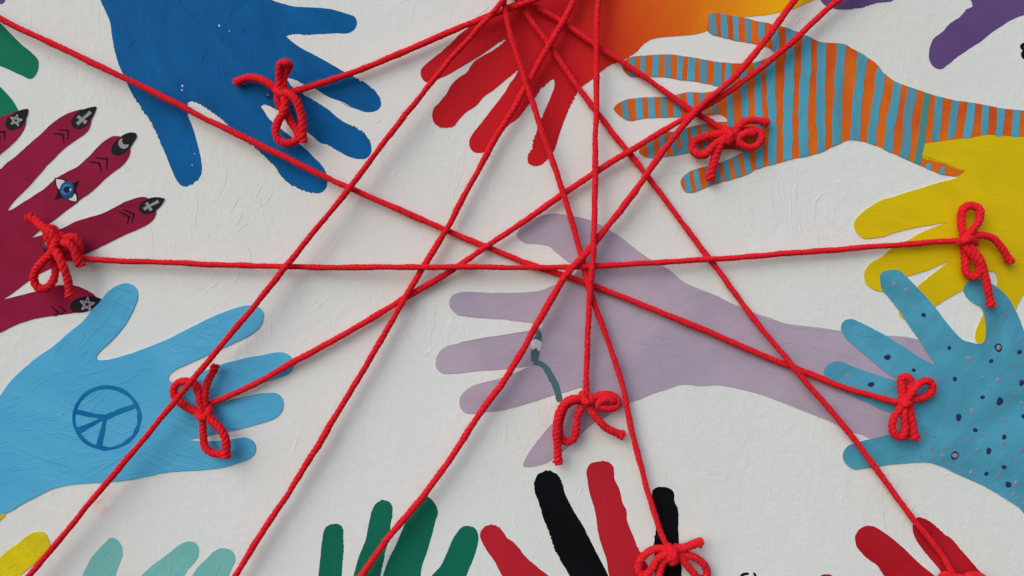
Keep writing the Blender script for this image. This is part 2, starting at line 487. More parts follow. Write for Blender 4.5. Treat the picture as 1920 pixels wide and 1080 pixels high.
c1 = lambda p: T(0, 0, 3, p)
c2 = lambda p: T(400, 0, 3, p)
c3 = lambda p: T(760, 0, 3, p)
c4 = lambda p: T(1120, 0, 3, p)
c5 = lambda p: T(1440, 0, 3, p)
cM = lambda p: T(0, 300, 3, p)
cN = lambda p: T(0, 180, 4.5, p)
cB = lambda p: T(0, 500, 2.25, p)
L1 = lambda p: T(780, 360, 3, p)
L2 = lambda p: T(780, 640, 3, p)
cR = lambda p: T(1200, 540, 3, p)
c7 = lambda p: T(1440, 360, 3, p)
c8 = lambda p: T(1440, 640, 3, p)
bb = lambda p: T(420, 90, 5.4, p)
cD = lambda p: T(1720, 640, 3.375, p)

# --- royal blue hand
pts = (c1([(510, -160), (545, -60), (565, 0), (590, 50), (620, 125), (632, 210), (650, 300), (672, 370), (700, 430), (740, 520), (790, 600), (850, 690), (885, 760), (925, 850), (965, 950), (1005, 1028), (1035, 1048), (1080, 1035), (1118, 1005), (1132, 970), (1130, 900), (1105, 790), (1080, 710), (1056, 650), (1048, 612), (1064, 570), (1110, 578), (1190, 628), (1260, 682)])
       + c2([(120, 738), (230, 828), (300, 890), (350, 940), (390, 1000), (440, 1040), (500, 1068), (560, 1084), (600, 1085), (630, 1062), (641, 1000), (625, 955), (590, 910), (560, 880), (520, 840)])
       + bb([(490, 750), (440, 700), (405, 640), (372, 592), (400, 572), (440, 575), (530, 622), (640, 690), (740, 770), (830, 840), (900, 895), (980, 960)])
       + c2([(640, 812), (700, 848), (760, 878), (820, 893), (860, 888), (885, 858), (885, 810), (858, 760), (800, 718), (720, 678), (643, 615), (560, 564), (505, 531), (455, 495), (422, 462), (413, 436, 1)])
       + bb([(720, 320), (800, 365), (920, 410), (1050, 490), (1200, 545), (1296, 602)])
       + c2([(720, 580), (800, 612), (870, 630), (912, 624), (940, 600), (938, 560), (915, 520), (880, 485), (830, 455), (760, 420), (700, 385), (640, 350), (560, 305), (500, 275), (460, 250), (430, 225), (408, 203, 1), (440, 193), (520, 194), (620, 190), (700, 185), (752, 187), (790, 168), (806, 130), (795, 97), (760, 82), (700, 62), (660, 52), (560, 43), (460, 38), (400, 25), (330, 0), (270, -50), (200, -150), (-60, -230)]))
hand(pts, M['blue'], 'royal blue painted hand with spread fingers at the top left of the wall', 1, 0.45, 1.6, 21)

# --- red to yellow gradient hand
pts = (c3([(800, -120), (700, -25), (640, 5), (560, 32), (520, 60), (480, 85), (420, 115), (350, 160), (300, 200), (240, 260), (180, 310), (105, 373), (88, 400), (92, 435), (120, 463), (200, 437), (280, 395), (350, 355), (420, 312), (480, 272), (530, 236), (562, 218), (565, 228), (545, 246), (500, 280), (440, 312), (400, 338), (370, 370), (350, 403), (300, 440), (260, 478), (230, 530), (190, 580), (160, 610), (152, 650), (165, 690), (200, 716), (240, 716), (275, 705), (300, 675), (330, 640), (400, 590), (440, 545), (500, 502), (560, 450), (600, 420), (642, 382, 1), (620, 430), (590, 470), (560, 520), (530, 560), (490, 610), (460, 650), (430, 690), (380, 752), (362, 790), (365, 830), (390, 855), (440, 856), (480, 835), (510, 785), (545, 735), (580, 702), (630, 665), (690, 590), (730, 545), (760, 502), (800, 465), (834, 446), (840, 480), (820, 540), (790, 610), (770, 660), (750, 700), (735, 750), (718, 800), (712, 840), (690, 872), (690, 905), (710, 928), (750, 932), (790, 905), (822, 868), (850, 810), (865, 760), (885, 700), (905, 650), (920, 610), (945, 560), (970, 510), (1000, 482), (1060, 440)])
       + c4([(22, 400), (70, 367), (120, 350), (170, 325), (220, 288), (260, 247), (300, 222), (370, 207), (440, 202), (520, 196), (560, 190), (610, 175), (700, 130), (800, 98), (860, 92), (940, 85), (1020, 70), (1100, 50), (1180, 15), (1240, -8), (1400, -90), (1420, -200), (400, -260)]))
root, P = hand(pts, None, 'hand and forearm fading from red fingers through orange to yellow', 2, 0.5, 1.5, 22)
loc = root.location
g = paint('red_to_yellow_paint', (1, 0, 0), 0.5, 0.3, 70, 0.35, 0.3, 0.08, 0.15,
          grad=((W(1060, 60)[0] - loc.x, W(1060, 60)[2] - loc.z), (W(1560, -20)[0] - loc.x, W(1560, -20)[2] - loc.z),
                [(0.0, (0.56, 0.014, 0.022)), (0.18, (0.62, 0.036, 0.014)), (0.36, (0.72, 0.12, 0.012)), (0.58, (0.80, 0.25, 0.010)), (0.80, (0.82, 0.42, 0.008)), (1.0, (0.72, 0.56, 0.012))]), seed=30)
root.children[0].data.materials.clear(); root.children[0].data.materials.append(g)

# --- striped hand
pts = (c4([(640, 76), (700, 78), (760, 90), (840, 105), (900, 120), (960, 130), (1010, 145), (1060, 155), (1110, 175), (1180, 203), (1250, 236), (1330, 242), (1390, 250)])
       + c5([(470, 272), (510, 292), (560, 325), (610, 362), (648, 410, 1), (700, 450), (780, 485), (860, 512), (950, 540), (1050, 565), (1150, 578), (1240, 595), (1330, 612), (1440, 622), (1650, 640), (1750, 720), (1700, 850), (1500, 960), (1300, 985), (1120, 992), (1000, 985), (920, 957), (850, 927), (790, 900), (700, 860), (600, 815), (540, 796), (460, 785), (420, 800), (370, 820), (320, 845), (250, 870), (180, 885), (120, 897), (60, 917), (0, 930)])
       + c4([(900, 950), (850, 975), (800, 995), (720, 1018), (640, 1042), (570, 1072), (530, 1082), (492, 1076), (470, 1025), (480, 1000), (520, 966), (580, 945), (650, 930), (720, 905), (790, 872), (832, 855, 1), (760, 838), (690, 842), (600, 845), (520, 857), (440, 872), (380, 880), (300, 887), (260, 876), (235, 850), (245, 825), (290, 790), (340, 760), (390, 745), (440, 740), (500, 722), (560, 706), (620, 697), (680, 687), (732, 682), (728, 666), (690, 643), (640, 648), (540, 652), (400, 658), (330, 660), (250, 667), (190, 677), (150, 665), (115, 640), (95, 615), (110, 588), (150, 565), (220, 552), (300, 546), (400, 545), (460, 530), (520, 518), (600, 522), (660, 510), (688, 486, 1), (620, 470), (540, 455), (450, 445), (370, 432), (280, 432), (190, 430), (158, 408), (140, 375), (145, 350), (170, 332), (200, 320), (300, 310), (400, 306), (500, 318), (600, 335), (680, 350), (760, 356), (850, 358), (930, 338), (1004, 300, 1), (970, 272), (930, 258), (880, 245), (830, 235), (760, 222), (700, 207), (640, 190), (620, 172), (620, 140), (626, 100)]))
root, PS = hand(pts, M['orange'], 'hand and forearm with narrow light blue and orange stripes', 3, 0.5, 0.6, 23)
def stripe(line, w, mat, seed):
    L = catmull([(p[0], p[1]) for p in line], 5.0)
    n = len(L); w = w / 2 * 0.9
    A = L.copy(); B = L.copy()
    A[:, 0] -= w * (1 + 0.2 * noise1(n, 4, seed)); B[:, 0] += w * (1 + 0.2 * noise1(n, 4, seed + 5))
    P = np.vstack([A, B[::-1]])
    V, F = tri_clip(P, PS)
    if F: slab('stripe', V, F, 0.40, 0.55 + 0.0025 * (seed % 100) + (0.12 if seed < 200 else 0), mat, root, 0.5)
big = [(c5([(128, 130), (122, 400), (112, 650), (112, 930)]), 18.5), (c5([(225, 160), (212, 400), (200, 650), (205, 900)]), 19.5),
       (c5([(305, 200), (298, 450), (297, 700), (300, 900)]), 17.5), (c5([(412, 220), (402, 450), (390, 600), (385, 850)]), 18.5),
       (c5([(535, 270), (515, 450), (500, 620), (485, 830)]), 19.5), (c5([(640, 380), (620, 520), (598, 650), (578, 850)]), 18.0),
       (c5([(732, 430), (715, 560), (690, 700), (665, 900)]), 18.5), (c5([(820, 470), (795, 600), (782, 750), (765, 930)]), 19.5),
       (c5([(905, 500), (880, 640), (865, 760), (835, 970)]), 14.5), (c5([(970, 520), (955, 650), (940, 794)]), 15.5),
       (c5([(1058, 540), (1045, 650), (1028, 780)]), 14.5), (c5([(1145, 560), (1135, 660), (1118, 776)]), 15.5), (c5([(1225, 580), (1222, 680), (1214, 758)]), 14.0),
       (c5([(1310, 595), (1304, 700), (1300, 768)]), 15.0), (c5([(1400, 600), (1392, 700), (1394, 772)]), 15.0), (c5([(1490, 600), (1486, 700), (1484, 772)]), 15.0),
       (c5([(1580, 600), (1576, 700), (1574, 800)]), 15.0), (c5([(905, 922), (900, 962)]), 10), (c5([(985, 940), (980, 985)]), 9),
       (c4([(975, 318), (975, 500), (985, 700), (985, 980)]), 17.0), (c4([(900, 345), (905, 500), (910, 700), (915, 960)]), 14.5),
       (c4([(822, 395), (828, 520), (833, 660)]), 13.5), (c4([(742, 470), (745, 580), (752, 712)]), 12.5), (c4([(660, 510), (658, 580), (655, 640)]), 12.0)]
for i, (ln, w) in enumerate(big):
    stripe(ln, w, M['stripe3'] if i == 8 else (M['stripe2'] if i in (7, 23) else M['stripe']), 100 + i)
fing = [([(650, 14), (715, 12.5), (780, 11), (850, 11.5), (925, 12.5), (1000, 13)], (60, 300), 6), ([(195, 13), (255, 9), (328, 13), (395, 12.5), (463, 11), (528, 14), (597, 14.5), (676, 15), (737, 11)], (290, 500), -4),
        ([(157, 12), (236, 12.5), (305, 12.5), (375, 14), (447, 12.5), (524, 13), (592, 12)], (520, 680), 5), ([(294, 13), (366, 12), (430, 11), (492, 14), (549, 12), (608, 10.5)], (680, 900), 14),
        ([(498, 13), (556, 10), (620, 9), (672, 13), (728, 13), (790, 14), (852, 16)], (840, 1100), 22)]
k = 0
for lst, (ya, yb), lean in fing:
    for x, w in lst:
        k += 1
        stripe(c4([(x - lean, ya), (x, (ya + yb) / 2), (x + lean, yb)]), w, M['stripe2'] if k % 3 == 1 else M['stripe'], 200 + k)

# --- yellow hand on the right
pts = (c5([(1110, 962, 1), (1060, 947), (1000, 926), (930, 905), (870, 888), (856, 860), (860, 822), (950, 800), (1050, 786), (1150, 775), (1240, 760), (1340, 766), (1440, 772), (1700, 790), (1800, 1100), (1750, 1500)])
       + c7([(1600, 480), (1500, 520), (1440, 575), (1410, 625), (1392, 664), (1330, 760), (1260, 840), (1220, 853), (1188, 855), (1166, 825), (1172, 780), (1200, 712), (1240, 640), (1285, 540), (1290, 480), (1272, 448), (1245, 446), (1215, 475), (1160, 520), (1100, 548), (1060, 570), (1000, 605), (950, 637), (900, 660), (820, 695), (775, 716), (750, 702), (735, 672), (760, 620), (800, 575), (850, 525), (900, 482), (970, 430), (1020, 386, 1), (940, 422), (860, 452), (790, 472), (700, 520), (635, 558), (570, 532), (545, 500), (545, 450), (580, 400), (640, 365), (690, 322), (800, 265), (840, 240), (900, 212), (955, 190), (1010, 169, 1), (960, 178), (880, 190), (800, 205), (720, 225), (650, 250), (600, 258), (540, 260), (505, 235), (485, 200), (488, 165), (520, 125), (580, 80), (640, 45), (700, 30), (780, 2)])
       + c5([(860, 1060), (960, 1028), (1060, 1000)]))
hand(pts, M['yellow'], 'bright yellow hand overlapping the striped forearm, under the spotted hand', 4, 0.5, 0.4, 24)

# --- lavender hand
pts = (L1([(567, 236), (590, 200), (640, 165), (700, 135), (760, 123), (830, 127), (900, 140), (980, 160), (1060, 200), (1150, 255), (1220, 310), (1310, 375), (1400, 425), (1440, 452)])
       + cR([(250, -30), (330, 5), (420, 40), (500, 80), (580, 115), (650, 145), (720, 165), (800, 195), (900, 212), (1000, 222), (1120, 240), (1240, 260), (1400, 270)])
       + c8([(800, -20), (1000, 60), (1050, 180), (1000, 400), (760, 545), (640, 560), (570, 545)])
       + cR([(1240, 822), (1160, 800), (1080, 755), (980, 715), (880, 675), (780, 635), (700, 605), (600, 575), (500, 555), (440, 545), (350, 550), (230, 543), (150, 570), (80, 590), (0, 625)])
       + L2([(1200, 345), (1120, 390), (1060, 430), (1000, 460), (930, 520), (870, 580), (820, 620), (770, 660), (720, 688), (640, 706), (603, 702), (610, 675), (640, 620), (690, 550), (740, 490), (790, 440), (845, 385), (900, 325), (940, 258, 1), (880, 272), (800, 295), (720, 320), (640, 345), (560, 370), (480, 388), (400, 396), (310, 408), (275, 400), (250, 370), (245, 345), (252, 310), (290, 267), (360, 236), (470, 210), (560, 175), (640, 145), (688, 134, 1)])
       + L1([(560, 988), (450, 1000), (350, 1006), (250, 1018), (170, 1023), (140, 1015), (115, 990), (112, 950), (130, 902), (170, 870), (250, 850), (350, 832), (450, 815), (550, 800), (640, 780), (700, 762), (714, 742), (660, 737), (600, 730), (500, 716), (400, 711), (290, 700), (230, 685), (195, 652), (188, 620), (200, 590), (240, 568), (300, 562), (400, 568), (500, 568), (600, 565), (700, 555), (750, 535), (800, 514), (850, 498), (890, 468), (908, 430, 1), (880, 408), (840, 380), (790, 340), (750, 306), (680, 292), (610, 285), (575, 258)]))
LAV, PL = hand(pts, M['lavender'], 'pale lavender hand and long forearm in the middle with a slate ring mark', 2, 0.4, 0.3, 25)
stroke('ring_mark', L1([(688, 775), (690, 810), (678, 850), (672, 900), (668, 955)]), [5, 13, 17, 16, 14], M['ring'], LAV, 2, 5)
stroke('ribbon_mark', L1([(660, 960), (690, 962), (725, 985), (760, 1040), (790, 1100), (805, 1160), (808, 1180)]) , [7, 10, 11, 12, 12.5, 12, 9], M['ring'], LAV, 2, 6, lift=0.14)
mark('highlight', L1([(650, 845), (665, 830), (690, 832), (705, 850), (700, 885), (690, 895), (675, 878), (658, 888), (648, 870)]), M['eyewhite'], LAV, 2, rough=0.7, lift=0.2)

# --- spotted blue hand
pts = (c7([(632, 500), (630, 470), (650, 448), (690, 438), (735, 440), (772, 470), (830, 530), (890, 590), (950, 665), (1000, 730), (1050, 790), (1090, 830), (1130, 845), (1195, 856), (1220, 830), (1225, 760), (1215, 690), (1198, 650), (1150, 620), (1110, 580), (1100, 545), (1120, 510), (1170, 488), (1240, 508), (1300, 545), (1350, 592), (1390, 662), (1420, 730), (1445, 800), (1500, 880), (1700, 1000)])
       + c8([(1800, 400), (1700, 900), (1600, 1080), (1500, 1030), (1440, 965), (1410, 932), (1360, 900), (1280, 850), (1200, 805), (1120, 770), (1050, 738), (980, 703), (900, 681), (820, 682), (720, 688), (640, 700), (560, 712), (480, 718), (440, 690), (422, 650), (430, 612), (460, 585), (520, 565), (600, 545), (660, 530), (720, 510), (775, 470), (770, 440), (735, 415), (690, 398), (640, 385), (570, 350), (500, 320), (430, 285), (370, 240), (322, 195), (315, 165), (328, 140), (360, 118), (410, 115), (470, 140), (540, 165), (620, 190), (700, 215), (752, 222, 1)])
       + c7([(735, 1055), (670, 1020), (600, 960), (540, 910), (480, 860), (430, 812), (413, 770), (415, 745), (430, 725), (470, 716), (520, 735), (600, 775), (680, 820), (760, 870), (850, 930), (910, 960), (953, 982, 1), (935, 960), (890, 895), (850, 830), (800, 760), (760, 700), (710, 630), (670, 580), (640, 545)]))
SPOT, PP = hand(pts, M['spotblue'], 'turquoise blue hand covered in violet and pale pink dots', 5, 0.4, 0.2, 26)
for i, (x, y, r) in enumerate([(202, 42, 14), (468, 125, 15), (237, 238, 16), (413, 354, 15), (522, 380, 24), (262, 481, 21), (366, 562, 16), (550, 606, 17), (452, 694, 19), (549, 796, 16), (437, 838, 15), (576, 907, 20), (647, 68, 17), (660, 263, 18), (672, 475, 16), (0, 622, 12), (-440, 30 + 200, 0)] ):
    if r: q = cD([(x, y)])[0]; blob('dot', q[0], q[1], r / 3.375, r / 3.375 * (1.15 if r > 17 else 0.95), M['dotp'], SPOT, 5, 300 + i, 0.12)
for i, (x, y, r) in enumerate([(875, 692, 14), (672, 930, 19), (820, 1002, 12)]):
    q = c7([(x, y)])[0]; blob('dot', q[0], q[1], r / 3, r / 3 * 0.95, M['dotp'], SPOT, 5, 330 + i, 0.12)
q = c8([(580, 243)])[0]; blob('dot', q[0], q[1], 6.2, 5.6, M['dotp'], SPOT, 5, 335, 0.12)
for i, (x, y, r, r2) in enumerate([(513, 40, 28, 16), (238, 723, 28, 17)]):
    q = cD([(x, y)])[0]
    d = blob('ringed_dot', q[0], q[1], r / 3.375, r / 3.375, M['dotp'], SPOT, 5, 340 + i, 0.12)
    blob('dot_centre', q[0] + 0.4, q[1], r2 / 3.375, r2 / 3.375, M['dotl'], d, 5.5, 345 + i, 0.35) if False else blob('dot_centre', q[0] + 0.4, q[1], r2 / 3.375, r2 / 3.375, M['dotl'], SPOT, 5.5, 345 + i, 0.3)
pale = [(326, 110, 19, 1), (510, 243, 14, 1), (415, 227, 8, 1), (160, 248, 12, 0), (458, 296, 8, 0), (617, 335, 15, 0), (657, 392, 10, 1), (222, 385, 10, 0), (347, 438, 16, 1), (231, 517, 12, 0), (557, 504, 13, 0), (404, 597, 14, 0), (324, 625, 15, 0), (548, 650, 16, 0), (655, 690, 16, 0), (54, 580, 13, 0), (108, 600, 12, 0), (93, 682, 15, 0), (177, 675, 16, 0), (22, 725, 14, 0), (157, 725, 13, 1), (376, 685, 8, 1), (335, 728, 9, 0), (593, 731, 12, 0), (265, 808, 15, 0), (341, 831, 13, 1), (514, 850, 18, 0), (624, 895, 15, 1), (510, 915, 9, 1), (609, 967, 12, 1), (455, 12, 13, 0), (593, 217, 8, 0), (640, 1000, 18, 0), (670, 1030, 10, 0), (631, 738, 9, 0), (100, 745, 14, 0), (205, 780, 10, 0), (496, 437, 9, 0), (623, 145, 11, 0)]
for i, (x, y, r, b_) in enumerate(pale):
    q = cD([(x, y)])[0]; blob('dot', q[0], q[1], r * 0.92 / 3.375, r / 3.375, M['dotl'] if b_ else M['dotm'], SPOT, 5, 400 + i, 0.26 if b_ else 0.12)
for i, (x, y, r, b_) in enumerate([(711, 518, 14, 1), (777, 553, 13, 1), (826, 662, 8, 1), (1338, 690, 10, 0), (1296, 767, 11, 0), (1415, 840, 9, 0), (450, 1030, 13, 1)]):
    q = c7([(x, y)])[0]; blob('dot', q[0], q[1], r * 0.9 / 3, r / 3, M['dotl'] if b_ else M['dotm'], SPOT, 5, 460 + i, 0.26)

# --- light blue hand with peace sign
pts = cB([(500, 78), (535, 70), (567, 83), (580, 120), (562, 180), (530, 240), (490, 290), (450, 330), (420, 358), (404, 380), (412, 394), (440, 395), (500, 383), (600, 350), (700, 310), (780, 270), (860, 230), (950, 190), (1040, 165), (1088, 170), (1110, 200), (1097, 250), (1050, 290), (980, 325), (900, 360), (860, 380), (780, 415), (735, 437), (708, 468), (722, 486), (780, 476), (850, 447), (900, 425), (1000, 395), (1100, 375), (1190, 362), (1225, 380), (1238, 415), (1220, 450), (1150, 475), (1060, 500), (980, 525), (900, 552), (866, 570), (880, 581), (960, 565), (1030, 550), (1110, 535), (1165, 535), (1191, 560), (1191, 600), (1165, 635), (1100, 660), (1030, 680), (960, 695), (880, 714), (795, 732), (840, 737), (900, 736), (970, 730), (1040, 722), (1070, 740), (1078, 775), (1060, 805), (1000, 830), (940, 848), (860, 857), (780, 862), (700, 868), (620, 885), (500, 905), (400, 912), (300, 920), (220, 938), (150, 972), (90, 1002), (35, 1035), (-50, 1060), (-250, 1150), (-400, 1100), (-380, 850), (-200, 700), (-50, 600), (0, 545), (40, 490), (90, 440), (160, 380), (220, 340), (290, 280), (350, 230), (390, 180), (420, 150), (455, 108)])
LB, PB = hand(pts, M['lightblue'], 'light blue hand at the lower left with a dark blue peace sign on its palm', 4, 0.35, 0.0, 27)
stroke('peace_ring', [(200 + 61.5 * math.cos(a), 783.5 + 57.5 * math.sin(a)) for a in np.linspace(0, 2 * math.pi, 18)[:-1]], 6.2, M['peace'], LB, 4.9, 31, closed=True, wob=0.3)
for i, (ln, w) in enumerate([([(436, 640), (500, 612), (578, 584)], [9, 8.5, 7.5]), ([(436, 634), (385, 626), (322, 611)], [7, 7, 9]), ([(428, 642), (385, 665), (330, 692)], [5, 7, 11]), ([(442, 640), (430, 700), (415, 762)], [6, 8, 10])]):
    stroke('peace_bar', cB(ln), w, M['peace'], LB, 5.2 + 0.15 * i, 40 + i, wob=0.15)

# --- crimson hand with black nails
pts = ([(-200, 420), (-120, 330), (-60, 250), (0, 220), (17, 214), (35, 208), (48, 222), (46, 238), (38, 252), (20, 272), (0, 289), (-25, 318, 1)]
       + cN([(0, 620), (60, 562), (120, 520), (200, 450), (280, 380), (370, 300), (430, 240), (500, 190), (570, 150), (640, 125), (720, 118), (770, 170), (768, 210), (740, 290), (680, 342), (620, 382), (540, 442), (470, 510), (400, 580), (330, 660), (260, 740), (190, 810), (120, 880), (80, 930), (55, 972, 1), (100, 958), (200, 895), (290, 840), (380, 780), (470, 700), (550, 650), (650, 600), (720, 540), (790, 470), (860, 400), (920, 357), (960, 340), (1020, 345), (1085, 400), (1095, 475), (1060, 550), (1010, 600), (940, 650), (870, 710), (800, 780), (740, 830), (680, 870), (620, 920), (560, 960), (500, 1010), (430, 1062)])
       + cM([(235, 385), (174, 438, 1), (230, 426), (290, 402), (350, 385), (420, 350), (500, 325), (580, 300), (650, 265), (720, 230), (780, 212), (825, 212), (875, 270), (870, 320), (830, 360), (760, 395), (700, 420), (640, 450), (560, 490), (480, 527), (400, 557), (300, 602), (200, 650), (150, 685), (80, 740), (8, 790, 1), (60, 776), (120, 760), (200, 740), (280, 715), (350, 705), (430, 710), (490, 735), (535, 768), (545, 815), (490, 850), (400, 862), (300, 876), (200, 892), (100, 922), (0, 970), (-150, 1040), (-500, 900)]))
MG, PM = hand(pts, M['magenta'], 'crimson hand at the left edge with pointed black nails and an eye on one finger', 3, 0.4, 0.0, 28)
NL = [(T(0, 180, 4.5, [(235, 108), (190, 115), (140, 135), (90, 165), (55, 200), (45, 235), (60, 270), (95, 290), (140, 280), (185, 250), (215, 195), (232, 145)]), 'pentagram'),
      (cN([(810, 88), (750, 100), (690, 120), (640, 150), (610, 190), (600, 230), (620, 265), (660, 280), (710, 265), (750, 220), (782, 170), (806, 115)]), 'cross'),
      (cN([(1140, 312), (1100, 308), (1040, 330), (990, 370), (950, 415), (938, 460), (960, 495), (1000, 500), (1050, 480), (1090, 440), (1130, 380), (1152, 335)]), 'moon'),
      (cN([(1388, 866), (1330, 855), (1270, 862), (1215, 885), (1180, 915), (1170, 950), (1190, 985), (1230, 998), (1280, 985), (1330, 950), (1365, 910)]), 'cross'),
      (cM([(574, 786), (540, 771), (500, 768), (450, 775), (410, 795), (393, 820), (405, 848), (440, 855), (490, 850), (530, 828), (560, 803)]), 'pentagram')]
nails = []
for i, (p, kind) in enumerate(NL):
    p = [(p[0][0], p[0][1], 1)] + p[1:]
    nails.append(mark('fingernail', p, M['nail'], MG, 3.2, seed=50 + i, rough=0.15))
def star(x, y, r, rot, nail, layer=4.2):
    P5 = [(x + r * math.cos(rot + 2 * math.pi * k / 5), y + r * math.sin(rot + 2 * math.pi * k / 5) * 0.95) for k in range(5)]
    vs = [P5[(2 * k) % 5] for k in range(6)]
    bars = []
    for k in range(5):
        stroke('star_line', [vs[k], vs[k + 1]], 1.9, M['silver'], MG, layer + 0.05 * k, 60 + k, wob=0.3)
star(*cN([(135, 206)])[0], 12.0, -1.35, nails[0])
star(*cM([(490, 812)])[0], 14.5, -1.45, nails[4])
for a, b, cc, d, w in [((765, 135), (650, 238), (655, 172), (728, 226), 5.2), ((1338, 888), (1212, 955), (1236, 900), (1276, 966), 4.4)]:
    stroke('cross_bar', cN([a, ((a[0] + b[0]) / 2, (a[1] + b[1]) / 2), b]), [w * 1.25, w * 0.85, w * 1.25], M['silver'], MG, 3.9, 70)
    stroke('cross_bar', cN([cc, ((cc[0] + d[0]) / 2, (cc[1] + d[1]) / 2), d]), [w * 1.35, w * 0.85, w * 1.35], M['silver'], MG, 4.0, 71)
m0 = cN([(1045, 400)])[0]
mo = []
for a in np.linspace(-2.2, 2.55, 16): mo.append((m0[0] - 10.2 * math.cos(a + 2.9) * -1, m0[1] + 10.2 * math.sin(a + 2.9)))
crs = []
for a in np.linspace(math.radians(-15), math.radians(-255 + 0), 18): crs.append((m0[0] + 10.0 * math.cos(-a), m0[1] + 10.0 * math.sin(-a)))
i0 = (m0[0] + 3.6, m0[1] - 4.6)
e0 = math.atan2(crs[-1][1] - i0[1], crs[-1][0] - i0[0]); e1 = math.atan2(crs[0][1] - i0[1], crs[0][0] - i0[0])
while e1 > e0: e1 -= 2 * math.pi
inn = [(i0[0] + 7.2 * math.cos(a), i0[1] + 7.2 * math.sin(a)) for a in np.linspace(e0, e1, 14)[1:-1]]
mark('crescent', crs + inn, M['silver'], MG, 3.9, smooth=False)
for i, (ln, w) in enumerate([(cN([(450, 315), (530, 326), (540, 402)]), 3), (cN([(490, 282), (576, 292), (574, 370)]), 2.6), (cN([(755, 555), (838, 566), (858, 648)]), 3.4), (cN([(805, 520), (905, 532), (898, 622)]), 3),
                             (cN([(1005, 976), (1090, 1018), (1072, 1080)]), 3.4), (cN([(1042, 958), (1132, 997), (1112, 1070)]), 3.2), (cM([(288, 825), (328, 858), (308, 878)]), 3), (cM([(330, 820), (368, 848), (340, 868)]), 3),
                             (cN([(-15, 300), (38, 303), (40, 370)]), 3.4), (cN([(-40, 335), (-4, 340), (-5, 410)]), 3.2)]):
    a, b, c = ln
    # sharp elbow: two straight strokes joined into one mitred outline
    def off(p, q, h):
        t = np.array(q) - np.array(p); t /= np.linalg.norm(t); return np.array([t[1], -t[0]]) * h
    n1, n2 = off(a, b, w / 2), off(b, c, w / 2); nm = (n1 + n2) / (1 + np.dot(n1, n2) / (w * w / 4))
    A, B, C = map(np.array, (a, b, c))
    mark('chevron', [tuple(A + n1 * .6), tuple(B + nm), tuple(C + n2 * .5), tuple(C - n2 * .5), tuple(B - nm), tuple(A - n1 * .6)], M['ink'], MG, 3.2, smooth=False)
eye = mark('eye_outline', cN([(458, 692, 1), (520, 698), (560, 710), (610, 735), (668, 715, 1), (650, 760), (640, 790), (655, 840), (652, 897, 1), (600, 890), (560, 870), (510, 862), (456, 878, 1), (478, 840), (485, 800), (470, 750)]), M['ink'], MG, 3.2, rough=0.1)
mark('eye_white', cN([(472, 702, 1), (510, 706), (545, 718), (520, 745), (498, 785), (482, 760)]), M['eyewhite'], MG, 3.8, rough=0.1)
mark('eye_white', cN([(645, 888, 1), (615, 885), (580, 872), (612, 855), (632, 825), (645, 850)]), M['eyewhite'], MG, 3.8, rough=0.1)
q = cN([(562, 790)])[0]
blob('iris', q[0], q[1], 15.2, 15.2, M['iris'], MG, 4.2, 5, 0.08, 24)
blob('iris_ring', q[0], q[1] - 0.3, 10.5, 10.5, bsdf_mat('pale_iris_paint', 0.45)[0], MG, 4.6, 6, 0.08, 24).data.materials[0].node_tree.nodes['Principled BSDF'].inputs['Base Color'].default_value = (0.045, 0.18, 0.36, 1)
blob('pupil', q[0] + 1, q[1], 6.8, 7.2, M['pupil'], MG, 5.0, 8, 0.08, 20)
blob('eye_glint', q[0] + 7.0, q[1] + 0.3, 2.0, 2.4, M['eyewhite'], MG, 5.4, 7, 0.12, 8)

# --- emerald hand at the top left edge
pts = c1([(-30, 100), (0, 130), (60, 190), (120, 250), (180, 300), (215, 345), (205, 410), (170, 442), (120, 422), (50, 390), (0, 370), (-90, 350), (-100, 420), (0, 490), (40, 530), (85, 590), (105, 645), (60, 660), (0, 672), (-150, 700), (-450, 600), (-450, 200), (-250, 60)])
hand(pts, M['greenl'], 'emerald green hand at the upper left edge, two fingertips showing', 2, 0.4, 0.3, 29)
# --- purple hands
pts = c5([(280, -120), (298, 5), (340, 38), (400, 51), (460, 50), (540, 40), (600, 18), (700, 5), (770, -60), (900, -100), (1080, -60), (1140, 0), (1150, 38), (1120, 50), (1080, 95), (1030, 130), (980, 180), (930, 220), (910, 270), (908, 330), (930, 372), (970, 390), (1010, 365), (1060, 325), (1130, 275), (1200, 230), (1260, 180), (1340, 130), (1380, 105), (1440, 85), (1570, 30), (1700, -200), (700, -450)])
hand(pts, M['purple'], 'purple hand reaching in from the top right edge of the wall', 1, 0.6, 1.2, 31)
hand([(-60, -60), (8, -40), (9, 2), (3, 7), (-10, 6), (-60, 10), (-120, 0)], M['purple'], 'small dark purple fingertip in the top left corner', 1, 0.4, 0.2, 32)
# --- dark green hand at the bottom
cg = lambda p: T(480, 880, 4, p)
pts = cg([(470, 820), (482, 690), (500, 520), (522, 440), (572, 412), (640, 422), (654, 500), (655, 620), (645, 760), (650, 880), (700, 890), (735, 790), (770, 660), (820, 540), (850, 400), (870, 310), (900, 258), (945, 232), (998, 245), (1022, 292), (1010, 400), (1000, 500), (965, 640), (935, 780), (930, 870), (950, 810), (990, 690), (1040, 590), (1080, 500), (1130, 380), (1180, 270), (1225, 212), (1285, 206), (1340, 258), (1363, 320), (1345, 390), (1310, 520), (1280, 620), (1235, 770), (1250, 900), (1320, 800), (1390, 720), (1440, 610), (1490, 500), (1560, 428), (1630, 435), (1663, 480), (1665, 550), (1640, 640), (1580, 790), (1480, 1050), (1300, 1500), (700, 1500), (500, 1100)])
hand(pts, M['green'], 'dark green hand at the bottom with four fingers pointing up', 1, 0.5, 0.8, 33)
